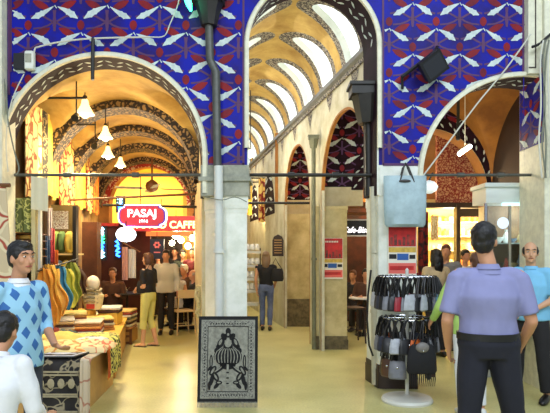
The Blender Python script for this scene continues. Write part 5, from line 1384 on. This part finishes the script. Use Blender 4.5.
# dark tables and chairs of the cafe
def table(px, Y, h, rad, label, m=black):
    r = empty('cafe_table', (PX(px, Y), Y, 0), label, 'table')
    mb = MB([m]); mb.lathe((0,0,0), [(0.001, h-.03), (rad-.01, h-.03), (rad, h-.015), (rad-.01, h), (0.001, h)], 24); mb.build('table_top', parent=r, world=False)
    mb = MB([iron]); mb.lathe((0,0,0), [(.18, 0), (.18, .02), (.03, .05), (.025, h-.05), (.08, h-.03)], 16); mb.build('pedestal', parent=r, world=False)
table(127, 11.6, .78, .42, 'round black cafe table in front of the hanging cloths')
table(189, 11.9, .74, .32, 'small cafe table between the seated guests')
def chair(px, Y, rz, label, m=wood_d, high=False):
    r = empty('cafe_chair', (PX(px, Y), Y, 0), label, 'chair', None, rz); h = .46 if not high else .62
    mb = MB([m]); mb.cbox((0, 0, h), (.38, .38, .035), b=.01); mb.build('seat', parent=r, world=False)
    for sx in (-1, 1):
        for sy in (-1, 1):
            mb = MB([m]); mb.tube((sx*.19, sy*.19, 0), (sx*.165, sy*.165, h), .015, 8); mb.build('leg', parent=r, world=False)
    mb = MB([m]); mb.tube((-.175, -.175, h*.4), (.175, -.175, h*.4), .010, 6); mb.tube((-.175, .175, h*.4), (.175, .175, h*.4), .010, 6); mb.build('stretcher', parent=r, world=False)
    if not high:
        mb = MB([m]); mb.tube((-.165, -.17, h), (-.165, -.22, h+.42), .014, 8); mb.tube((.165, -.17, h), (.165, -.22, h+.42), .014, 8); mb.box((-.17, -.23, h+.26), (.17, -.205, h+.42)); mb.build('backrest', parent=r, world=False)
    return r
chair(175, 11.6, math.radians(-20), 'dark wooden chair under the woman in the white top')
chair(183, 11.1, math.radians(30), 'empty pale cafe chair beside the seated woman', mat('chair_cream', (206, 180, 130), .6))
chair(186, 12.6, math.radians(150), 'dark chair under the white haired man')
chair(196, 12.0, math.radians(120), 'dark chair under the guest beside the pillar')
chair(113, 11.4, math.radians(190), 'dark chair under the brown haired vendor')
chair(352, 9.75+.3, math.radians(12), 'dark wooden stool with a square seat beside the worn middle pillar', wood_d, True)
chair(366, 11.2, math.radians(170), 'dark chair under the guest in the brown top'); chair(354, 11.8, math.radians(150), 'dark chair under the guest at the far table')
table(364, 10.9, .74, .30, 'cafe table with a white cloth beyond the wooden stool', white_c)
for k, px in enumerate((370, 350)): 
    chair(px, 12.5, math.radians(180-30*k), ('dark chair standing against the back wall of the arcade cafe', 'dark chair standing in the shade behind the middle pillar')[k])
# glasses / samovar-like pot on black table
c = V(PX(124, 11.5), 11.5, .78); r = empty('teapot', c, 'small silver teapot on the round black table', 'teapot')
mb = MB([chrome]); mb.lathe(c, [(.05, 0), (.07, .04), (.06, .10), (.025, .13), (.03, .15), (.001, .17)], 16); mb.build('pot', parent=r)
mb = MB([chrome]); mb.path([c+V(.05,0,.05), c+V(.10,0,.08), c+V(.12,0,.12)], .009); mb.build('spout', parent=r)
# rolled netting hung at the pillar (pale rope tangle)
mb = MB([mat('rope_pale', (214, 206, 160), .8)]); random.seed(5)
for k in range(7):
    pts = [P(199+random.uniform(-4, 4), 286+j*5+random.uniform(-2, 2), 7.6+random.uniform(-.08, .08)) for j in range(7)]; mb.path(pts, .010, 5)
tag(mb.build('rope_tangle'), 'tangle of pale rope standing behind the pillar and propped rug', 'rope')

# ------------------------------------------------------------------ propped rug
r = empty('propped_rug', (PX(228, 5.8), 5.8, 0), 'black and white prayer rug on a board propped against the front pillar', 'rug')
Yr = 5.8; x0, x1 = PX(197, Yr), PX(257.5, Yr); zt, zb = PZ(317, Yr)+.01, .07
tilt = Matrix.Translation((0, Yr, 0)) @ Matrix.Rotation(math.radians(-9), 4, 'X') @ Matrix.Diagonal((1, 1, .935, 1))
w_ = x1-x0; hgt = 1.005
rug_dk = mat('rug_black', (22, 22, 24), .9); rug_lt = mat('rug_silver', (150, 150, 138), .9, col2=(118, 118, 108), nscale=24, bump=.3); 
xc = (x0+x1)/2
def RB(mb, a, b, c, d, y): mb.box((xc+a, y-.002, c), (xc+b, y, d), tilt)
mb = MB([rug_dk]); mb.box((x0, 0, .05), (x1, .03, .05+hgt-.05), tilt); mb.build('backing', parent=r)
hw = w_/2
mb = MB([rug_lt]); RB(mb, -hw+.03, hw-.03, .095, .965, -.001); mb.build('outer_border', parent=r)
mb = MB([arabesque('rug_border', (140, 140, 128), (60, 60, 60), 44, .06, warp=.03)]); 
for a, b, c, d in ((-hw+.045, -hw+.095, .11, .95), (hw-.095, hw-.045, .11, .95), (-hw+.095, hw-.095, .895, .95), (-hw+.095, hw-.095, .11, .165)): RB(mb, a, b, c, d, -.004)
mb.build('border_pattern', parent=r)
mb = MB([rug_dk])
for a, b, c, d in ((-hw+.098, -hw+.104, .168, .893), (hw-.104, hw-.098, .168, .893), (-hw+.098, hw-.098, .886, .893), (-hw+.098, hw-.098, .168, .175)): RB(mb, a, b, c, d, -.005)
def blob(mb, x, z, rx, rz_, y=-.006, rot=0):
    n = 22; pts = [(x+rx*math.cos(t)*math.cos(rot)-rz_*math.sin(t)*math.sin(rot), z+rx*math.cos(t)*math.sin(rot)+rz_*math.sin(t)*math.cos(rot)) for t in [2*math.pi*k/n for k in range(n)]]
    mb.poly([tilt @ V(xc+a, y, b) for a, b in pts])
def rline(mb, pts, w, y=-.008):
    for (a, b), (c, d) in zip(pts, pts[1:]):
        t = V(c-a, d-b); n = V(-t[1] if False else -(d-b), c-a); L_ = math.hypot(*n); n = (n[0]/L_*w, n[1]/L_*w)
        mb.poly([tilt @ V(xc+p, y, q) for p, q in ((a-n[0], b-n[1]), (c-n[0], d-n[1]), (c+n[0], d+n[1]), (a+n[0], b+n[1]))])
# vase medallion: dark dome, lobes, arms, foot
blob(mb, 0, .555, .150, .105); blob(mb, 0, .47, .085, .06); blob(mb, 0, .665, .05, .045)
for sx in (-1, 1):
    for (x, z, a, b, rt) in ((.075, .705, .035, .06, sx*.4), (.045, .775, .028, .042, -sx*.5), (.105, .66, .022, .03, 0), (.125, .62, .02, .03, 0), (.175, .50, .018, .075, 0), (.155, .40, .03, .06, sx*.5), (.125, .335, .03, .055, -sx*.5), (.165, .30, .022, .065, sx*.2), (.085, .415, .02, .075, sx*.9), (.09, .27, .035, .022, 0), (.19, .235, .016, .05, 0), (.185, .43, .014, .04, sx*.6), (.115, .235, .02, .04, sx*.7)):
        blob(mb, sx*x, z, a, b, rot=rt)
blob(mb, 0, .835, .028, .04); blob(mb, 0, .79, .05, .025)
mb.build('dark_pattern', parent=r)
mb = MB([rug_lt])
for k in range(-4, 5):
    xx = k*.030
    rline(mb, [(xx*1.0, .485), (xx*1.12, .53), (xx*1.12, .57), (xx*.95, .615), (xx*.6, .645)], .0045)
blob(mb, 0, .695, .034, .038, -.009); blob(mb, 0, .80, .012, .016, -.009)
for sx in (-1, 1):
    blob(mb, sx*.08, .715, .014, .034, -.009, sx*.4); blob(mb, sx*.155, .40, .011, .04, -.009, sx*.5); blob(mb, sx*.125, .335, .010, .035, -.009, -sx*.5)
    blob(mb, sx*.175, .50, .006, .055, -.009); blob(mb, sx*.10, .415, .008, .05, -.009, sx*.9); blob(mb, sx*.09, .27, .02, .009, -.009)
rline(mb, [(0, .47), (0, .40), (0, .30), (0, .22)], .011)
mb.build('pale_pattern', parent=r)
mb = MB([rug_dk])
random.seed(2)
for k in range(-5, 6):
    z = .22+.05*k
for z in (.26, .32, .38): blob(mb, 0, z, .016, .008, -.011)
for k in range(14):
    for zz in (.135, .92): blob(mb, -hw+.13+k*(w_-.26)/13, zz, .008, .008, -.0065)
for k in range(20):
    for xx in (-hw+.07, hw-.07): blob(mb, xx, .19+k*.036, .008, .008, -.0065)
mb.build('fine_pattern', parent=r)
mb = MB([rug_lt])
for k in range(46):
    xx = -hw+.006+k*(w_-.012)/45; mb.box((xc+xx-.004, -.003, .0), (xc+xx+.004, .004, .062), tilt)
mb.build('fringe', parent=r)

# ------------------------------------------------------------------ round rack of handbags
Yk = 6.05; cxk = PX(407, Yk)
r = empty('handbag_rack', (cxk, Yk, 0), 'round white rotating rack with three tiers of handbags before the poster pillar', 'rack')
mb = MB([mat('rack_white', (210, 210, 200), .4)]); mb.lathe((cxk, Yk, 0), [(.27, .0), (.275, .02), (.26, .045), (.05, .06), (.02, .08), (.018, 1.42), (.001, 1.44)], 32); mb.build('base_and_pole', parent=r)
tiers = [(1.345, .30, 26), (.90, .27, 18), (.60, .20, 10)]
for z, rd, n in tiers:
    mb = MB([chrome]); mb.loft([(cxk+rd*math.cos(a), Yk+rd*math.sin(a), z) for a in [j*math.pi/16 for j in range(33)]], [.007]*33, n=6)
    for k in range(4): a = k*math.pi/2; mb.tube((cxk, Yk, z), (cxk+rd*math.cos(a), Yk+rd*math.sin(a), z), .006, 6)
    mb.build('tier_ring', parent=r)
bagcols = {'black': (24, 24, 28), 'grey': (118, 120, 128), 'silver': (176, 180, 188), 'brown': (88, 58, 40), 'red': (150, 30, 44), 'teal': (110, 150, 170), 'orange': (206, 100, 40), 'darkblue': (40, 46, 66)}
def bagproto(colname, w_, h_, d_, hl):
    m = mat('bag_'+colname, bagcols[colname], .4, noise_=.2, nscale=20); q = empty('handbag', (0,0,0))
    mb = MB([m]); mb.loft([(0,0,-hl-h_), (0,0,-hl-h_*.92), (0,0,-hl-h_*.5), (0,0,-hl-.01), (0,0,-hl)], [(w_*.44, d_*.30), (w_*.5, d_*.5), (w_*.48, d_*.46), (w_*.42, d_*.2), (w_*.40, d_*.1)], lat=(1,0,0), n=16); mb.build('bag_body', parent=q, world=False)
    mb = MB([mat('bag_strap', (22, 20, 22), .4)])
    for sy in (-1, 1): mb.path([(-w_*.34, sy*d_*.18, -hl), (-w_*.27, sy*.012, -hl*.5), (-w_*.10, sy*.008, -.01), (0, sy*.006, .006), (w_*.10, sy*.008, -.01), (w_*.27, sy*.012, -hl*.5), (w_*.34, sy*d_*.18, -hl)], .0085, 6)
    mb.build('strap', parent=q, world=False)
    mb = MB([chrome]); mb.ell((0, -d_*.47, -hl-h_*.35), (.013, .006, .013), 8, 6); mb.build('clasp', parent=q, world=False)
    return q
protos = {}
def putbag(col, size, loc, rz, label, group):
    key = (col, size)
    if key not in protos: protos[key] = bagproto(col, *size); o = protos[key]
    else: o = copy_tree(protos[key])
    o.location = loc; o.rotation_euler = (0, 0, rz); tag(o, label, 'handbag', group); return o
random.seed(21)
seq1 = ['black', 'darkblue', 'black', 'grey', 'black', 'red', 'grey', 'silver', 'black', 'silver', 'black', 'grey', 'teal', 'black', 'silver']
word = {'black': 'black', 'darkblue': 'dark blue', 'grey': 'grey', 'silver': 'silver grey', 'brown': 'brown', 'red': 'crimson', 'teal': 'pale teal', 'orange': 'orange'}
for k in range(30):
    a = 2*math.pi*k/30+.1; col = seq1[k % 15]; sz = (.17, .15, .07, .20) if col != 'teal' else (.18, .19, .07, .17)
    if col == 'silver': sz = (.25, .17, .08, .17)
    putbag(col, sz, (cxk+.30*math.cos(a), Yk+.30*math.sin(a), 1.345), a+math.pi/2+random.uniform(-.2, .2)+.6, 'small %s handbag hanging by its straps on the top tier of the round rack' % word[col], 'handbags on the top tier, %s' % word[col])
seq2 = ['black', 'grey', 'darkblue', 'black', 'silver', 'black', 'orange', 'black', 'grey']
for k in range(20):
    a = 2*math.pi*k/20+.1; col = seq2[k % 9]
    putbag(col, (.21, .16, .09, .19), (cxk+.28*math.cos(a), Yk+.28*math.sin(a), .90), a+math.pi/2+random.uniform(-.2, .2)+.5, 'medium %s handbag hanging on the middle tier of the round rack' % word[col], 'handbags on the middle tier, %s' % word[col])
seq3 = ['black', 'brown', 'grey', 'black', 'darkblue']
for k in range(12):
    a = 2*math.pi*k/12+.4
    if abs(math.sin(a)+1) < .1: continue
    col = seq3[k % 5]; putbag(col, (.19, .19, .07, .15), (cxk+.24*math.cos(a), Yk+.24*math.sin(a), .62), a+math.pi/2+.4, '%s handbag hanging on the lowest tier of the round rack' % word[col], 'handbags on the lowest tier, %s' % word[col])
# the big fringed bag in front
c = V(cxk+.07, Yk-.34, .74); q = empty('fringed_handbag', c, 'large black handbag with a long fringe hanging low on the front of the rack', 'handbag')
mb = MB([black_c]); mb.loft([c+V(0,0,-.37), c+V(0,0,-.34), c+V(0,0,-.2), c+V(0,0,-.09), c+V(0,0,-.07)], [(.14, .03), (.155, .05), (.15, .055), (.12, .03), (.10, .015)], lat=(1,0,0), n=18); mb.build('bag_body', parent=q)
mb = MB([black_c])
for k in range(14):
    x = -.13+.02*k; mb.loft([c+V(x, -.01*(k%2), -.34), c+V(x+.004, -.012, -.42), c+V(x+.002, 0, -.50)], [.006, .006, .003], n=5)
mb.build('fringe', parent=q)
mb = MB([mat('bag_grey2', (120, 116, 112), .5)]); mb.ell(c+V(0, -.03, -.10), (.07, .035, .055), 14, 10); mb.build('front_pocket', parent=q)
mb = MB([black_c]); mb.path([c+V(-.08,0,-.08), c+V(-.05,0,.0), c+V(0,.05,.05), c+V(.05,0,.0), c+V(.08,0,-.08)], .008); mb.build('strap', parent=q)
mb = MB([chrome]); mb.ell(c+V(0,-.068,-.13), .010, 8, 6); mb.build('clasp', parent=q)
# pale tote bag hanging on the pillar
Yt = YF-.14; c = P(405, 200, Yt); q = empty('tote_bag', c, 'large pale grey blue tote bag hanging high on the pillar above the poster', 'bag')
tote = mat('tote_pale', (170, 194, 200), .55, col2=(150, 172, 178), nscale=6)
mb = MB([tote]); hw_t = 22*Yt/F; hh = 27*Yt/F
mb.loft([c+V(0,0,-hh), c+V(0,0,-hh*.9), c+V(0,0,-hh*.2), c+V(0,0,hh*.75), c+V(0,0,hh*.9)], [(hw_t*.84, .03), (hw_t*.93, .065), (hw_t*.97, .075), (hw_t*.98, .04), (hw_t*.97, .02)], lat=(1,0,0), n=24); mb.build('bag_body', parent=q)
mb = MB([mat('strap_dark', (58, 56, 54), .5)])
for dy in (-.035, .02): mb.path([P(399, 180, Yt)+V(0,dy,-.03), P(400.5, 178, Yt)+V(0,dy,0), P(403, 168, Yt)+V(0,dy,0), P(405.5, 163.5, Yt)+V(0,dy*.3,0), P(408, 168, Yt)+V(0,dy,0), P(412, 178, Yt)+V(0,dy,0), P(413.5, 180, Yt)+V(0,dy,-.03)], .009, 6)
mb.build('strap', parent=q)
mb = MB([mat('strap_dark', (58, 56, 54), .5)]); mb.ell(P(404, 181.5, Yt)+V(0,-.05,0), (.07, .012, .018), 12, 6); mb.build('clasp', parent=q)
mb = MB([iron]); mb.tube(P(405.5, 163, YF), P(405.5, 163.4, Yt-.03), .008, 6); tag(mb.build('wall_hook'), 'small hook above the pale tote bag', 'hook')
# white shade of goods next to the tote
c = P(429, 187, 6.95); q = empty('hanging_lamp', c, 'white bell shaped shade hanging under the rod beside the tote bag', 'lamp')
mb = MB([mat('shade_white', (226, 236, 238), .4, emit=.5)]); mb.lathe(c, [(.02, .08), (.07, .06), (.11, .0), (.09, -.05), (.03, -.08), (.001, -.08)], 18); mb.build('lamp_shade', parent=q)
mb = MB([iron]); mb.tube(c+V(0,0,.08), c+V(0,-.16,.15), .01, 6); mb.build('cord', parent=q)
# white goods rack in the nave
Yg_ = 12.0; r = empty('goods_rack', (PX(253, Yg_), Yg_, 0), 'pale stand with shelves of white goods next to the long haired woman', 'rack')
for k, py in enumerate((252, 266, 279, 291, 304)):
    mb = MB([mat('rack_tray', (196, 198, 192), .6)]); mb.box((PX(243, Yg_), Yg_-.1, PZ(py+1.5, Yg_)), (PX(261-k*.6, Yg_), Yg_+.25, PZ(py-1.2, Yg_))); mb.build('shelf_board', parent=r)
for px in (244, 260): mb = MB([iron]); mb.box((PX(px, Yg_)-.012, Yg_+.2, 0), (PX(px, Yg_)+.012, Yg_+.23, PZ(248, Yg_))); mb.build('post', parent=r)
for k, py in enumerate((252, 266, 279, 291)):
    for j in range(3):
        c = P(247+5*j, py-5, Yg_-.02); mb = MB([mat('goods_white', (224, 226, 222), .6, noise_=.15, nscale=20)]); mb.loft([c+V(0,0,-.06), c+V(0,0,.0), c+V(0,0,.065)], [(.052, .06), (.058, .07), (.04, .03)], lat=(1,0,0), n=12)
        tag(mb.build('white_purse'), 'small white purse on the pale stand in the nave', 'purse', 'white purses on the pale stand')
mb = MB([mat('goods_black', (40, 40, 40), .5)])
# golden hangings in the nave end
for k, (p0, p1, t, b_) in enumerate(((246, 252, 182, 215), (258.5, 265, 178, 222))):
    Y = 14.8-.6*k
    mb = MB([yel3 if k else yel2]); mb.grid(lambda u, v: (PX(p0+(p1-p0)*u, Y), Y+.02*math.sin(u*10), PZ(b_+(t-b_)*v, Y)), 8, 6, thick=(0,.01,0))
    tag(mb.build('hanging_textile'), ('plain golden cloth hanging deep in the nave beside the white pillar', 'golden flowered cloth hanging behind the bulb deep in the nave')[k], 'textile')
# plaque
for Y, z in ((14.8, PZ(182, 14.8)), (14.2, PZ(178, 14.2))):
    mb = MB([iron]); mb.tube((NX(Y)-1.59, Y+.015, z), (NX(Y), Y+.015, z), .018, 8); tag(mb.build('tie_rod'), 'far iron rod across the nave carrying a golden cloth', 'tie rod', 'iron tie rods across the arches')
c = P(278, 246, 12.05); r = empty('wall_plaque', c, 'dark arched wooden notice with pale lines on the nave wall', 'sign')
mb = MB([wood_d]); mb.plate([(c.x-.12, c.z-.22), (c.x+.12, c.z-.22), (c.x+.12, c.z+.12), (c.x+.09, c.z+.20), (c.x, c.z+.25), (c.x-.09, c.z+.20), (c.x-.12, c.z+.12)], 12.03, 12.08); mb.build('board', parent=r)
mb = MB([mat('plaque_gold', (190, 150, 90), .5)])
for k in range(6): mb.box((c.x-.08, 12.024, c.z+.12-.055*k), (c.x+.08, 12.03, c.z+.135-.055*k))
mb.build('inscription', parent=r)

# ------------------------------------------------------------------ glass booth and shop on the right
Yg0 = 7.2; bx0, bx1 = PX(486, Yg0), PX(566, Yg0); zf1, zf0 = PZ(183, Yg0), PZ(203, Yg0)
r = empty('glass_booth', (bx0, Yg0, 0), 'glazed white booth with a deep white fascia beside the pilaster', 'booth')
bw = mat('booth_white', (222, 232, 230), .35)
mb = MB([bw]); mb.box((bx0, Yg0, zf0), (bx1, Yg0+.5, zf1-.02)); mb.box((bx0-.02, Yg0-.03, zf1-.05), (bx1, Yg0+.52, zf1)); mb.build('fascia', parent=r)
mb = MB([mat('strip_cyan', (180, 240, 240), .4, emit=1.6)]); mb.box((bx0+.22, Yg0-.01, zf0-.03), (bx1-.5, Yg0+.05, zf0)); mb.build('light_strip', parent=r)
for px in (486, 510, 543):
    mb = MB([chrome if px != 543 else bw]); mb.box((PX(px, Yg0)-.015, Yg0, 0), (PX(px, Yg0)+(.015 if px != 543 else .05), Yg0+.03, zf0)); mb.build('frame_post', parent=r)
for a, b in ((487, 509), (511, 542)):
    mb = MB([glass]); mb.box((PX(a, Yg0), Yg0+.008, .62), (PX(b, Yg0), Yg0+.016, zf0)); mb.build('glass_pane', parent=r)
mb = MB([mat('booth_base', (196, 198, 190), .5)]); mb.box((bx0, Yg0, 0), (bx1, Yg0+.05, .60)); mb.build('base_panel', parent=r)
mb = MB([mat('booth_back', (96, 74, 52), .6, col2=(140, 112, 76), nscale=4)]); mb.box((bx0+.2, Yg0+.47, 0), (bx1, Yg0+.5, zf0)); mb.build('back_panel', parent=r)
for z in (.70, 1.05, 1.38, 1.72):
    mb = MB([mat('booth_shelf', (190, 206, 204), .2)]); mb.box((bx0+.2, Yg0+.15, z), (bx1-.1, Yg0+.47, z+.015)); mb.build('shelf_board', parent=r)
point('booth_light', (PX(520, 7.5), 7.32, 2.15), 10, (.92, .96, 1), .08)
random.seed(9)
for i, z in enumerate((.715, 1.065, 1.395, 1.735)):
    for k in range(7):
        px = 499+k*7; Y = 7.5; c = V(PX(px, Y), Y, z); hcol = random.choice([(232, 232, 228), (206, 180, 130), (180, 60, 50), (90, 120, 150), (230, 200, 120), (60, 50, 46)])
        mb = MB([mat('ware_%d_%d_%d' % hcol, hcol, .3)]); s_ = random.uniform(.8, 1.15)
        if k % 2: mb.lathe(c, [(.03*s_, 0), (.045*s_, .05*s_), (.03*s_, .10*s_), (.015*s_, .13*s_), (.022*s_, .16*s_), (.001, .16*s_)], 14)
        else: mb.lathe(c, [(.02*s_, 0), (.022*s_, .01), (.055*s_, .05*s_), (.06*s_, .07*s_), (.05*s_, .07*s_), (.001, .02)], 14)
        nm = {(232,232,228):'white', (206,180,130):'tan', (180,60,50):'red', (90,120,150):'blue', (230,200,120):'yellow', (60,50,46):'dark'}[hcol]
        ty = 'vase' if k % 2 else 'bowl'
        tag(mb.build('ceramic_'+ty), 'small %s ceramic %s on a shelf inside the glass booth' % (nm, ty), ty, '%s %ss in the glass booth' % (nm, ty))
# white lattice objects low at the booth front (a row of cups on the ledge)
for k in range(6):
    c = V(PX(502+5*k, 7.12), 7.12, 0); 
# white round sticker
c = P(503, 223, Yg0-.012); mb = MB([mat('sticker', (226, 236, 244), .4, emit=.3)]); mb.lathe(c, [(.001, -.004), (.075, -.004), (.075, .004), (.001, .004)], 24, Matrix.Rotation(math.pi/2, 3, 'X')); tag(mb.build('window_sticker'), 'round white sticker on the booth glass', 'sticker')
# shop front frame and goods
r = empty('shop_front', (PX(456, YS), YS, 0), 'dark framed shop doorway around the bright yellow shop', 'shop front')
for a, b in ((454.5, 458.5), (485, 488)): mb = MB([wood_d]); mb.box((PX(a, YS), YS-.12, 0), (PX(b, YS), YS+.05, PZ(205, YS))); mb.build('door_post', parent=r)
mb = MB([wood_d]); mb.box((PX(457, YS), YS-.10, PZ(217, YS)), (PX(486, YS), YS+.02, PZ(209, YS))); mb.build('door_head', parent=r)
for i, py in enumerate((222, 236, 250, 266)):
    Y = 11.7; q = empty('wall_shelf', P(462, py, Y), 'cream wall shelf inside the bright shop, %s' % ('topmost', 'second from the top', 'third from the top', 'lowest')[i], 'shelf')
    mb = MB([white_c]); mb.box((PX(430, Y), Y-.12, PZ(py, Y)-.02), (PX(500, Y), Y+.18, PZ(py, Y))); mb.build('shelf_board', parent=q)
    random.seed(40+i)
    for k in range(11):
        c = V(PX(433+6*k, Y), Y, PZ(py, Y)); col = random.choice([(238, 214, 150), (214, 150, 70), (246, 240, 214), (190, 120, 60)]); nm = {(238,214,150):'cream', (214,150,70):'amber', (246,240,214):'white', (190,120,60):'brown'}[col]
        mb = MB([mat('shopware_%d_%d_%d' % col, col, .5)]); hh_ = random.uniform(.10, .2); mb.lathe(c, [(.04, 0), (.05, hh_*.3), (.05, hh_*.7), (.025, hh_*.9), (.001, hh_)], 12)
        tag(mb.build('jar'), 'small %s jar on the shelves of the bright shop' % nm, 'jar', '%s jars in the bright shop' % nm)
# textiles hung at the shop's outer side (red heap near the poster pillar)
sheet('hanging_textile', 'dark red textile hanging between the poster pillar and the bright shop', 'textile', 418, 428, 212, 285, 9.0, arabesque('textile_darkred', (120, 24, 22), (40, 14, 16), 7, .1), 0, .03)
sheet('hanging_textile', 'white embroidered cloth hanging by the entrance of the bright shop', 'textile', 431, 438, 216, 240, 9.9, arabesque('textile_whitegold', (244, 232, 190), (214, 170, 90), 10, .05), 0, .02)
# stool near the bald man
r = empty('bar_stool', (PX(523, 6.9), 6.9, 0), 'dark stool standing behind the balding man', 'stool')
mb = MB([wood_d]); mb.cbox((0,0,.62), (.30,.30,.04), b=.01); mb.build('seat', parent=r, world=False)
for sx in (-1,1):
    for sy in (-1,1): mb = MB([wood_d]); mb.tube((sx*.15, sy*.12, 0), (sx*.12, sy*.11, .61), .014, 8); mb.build('leg', parent=r, world=False)
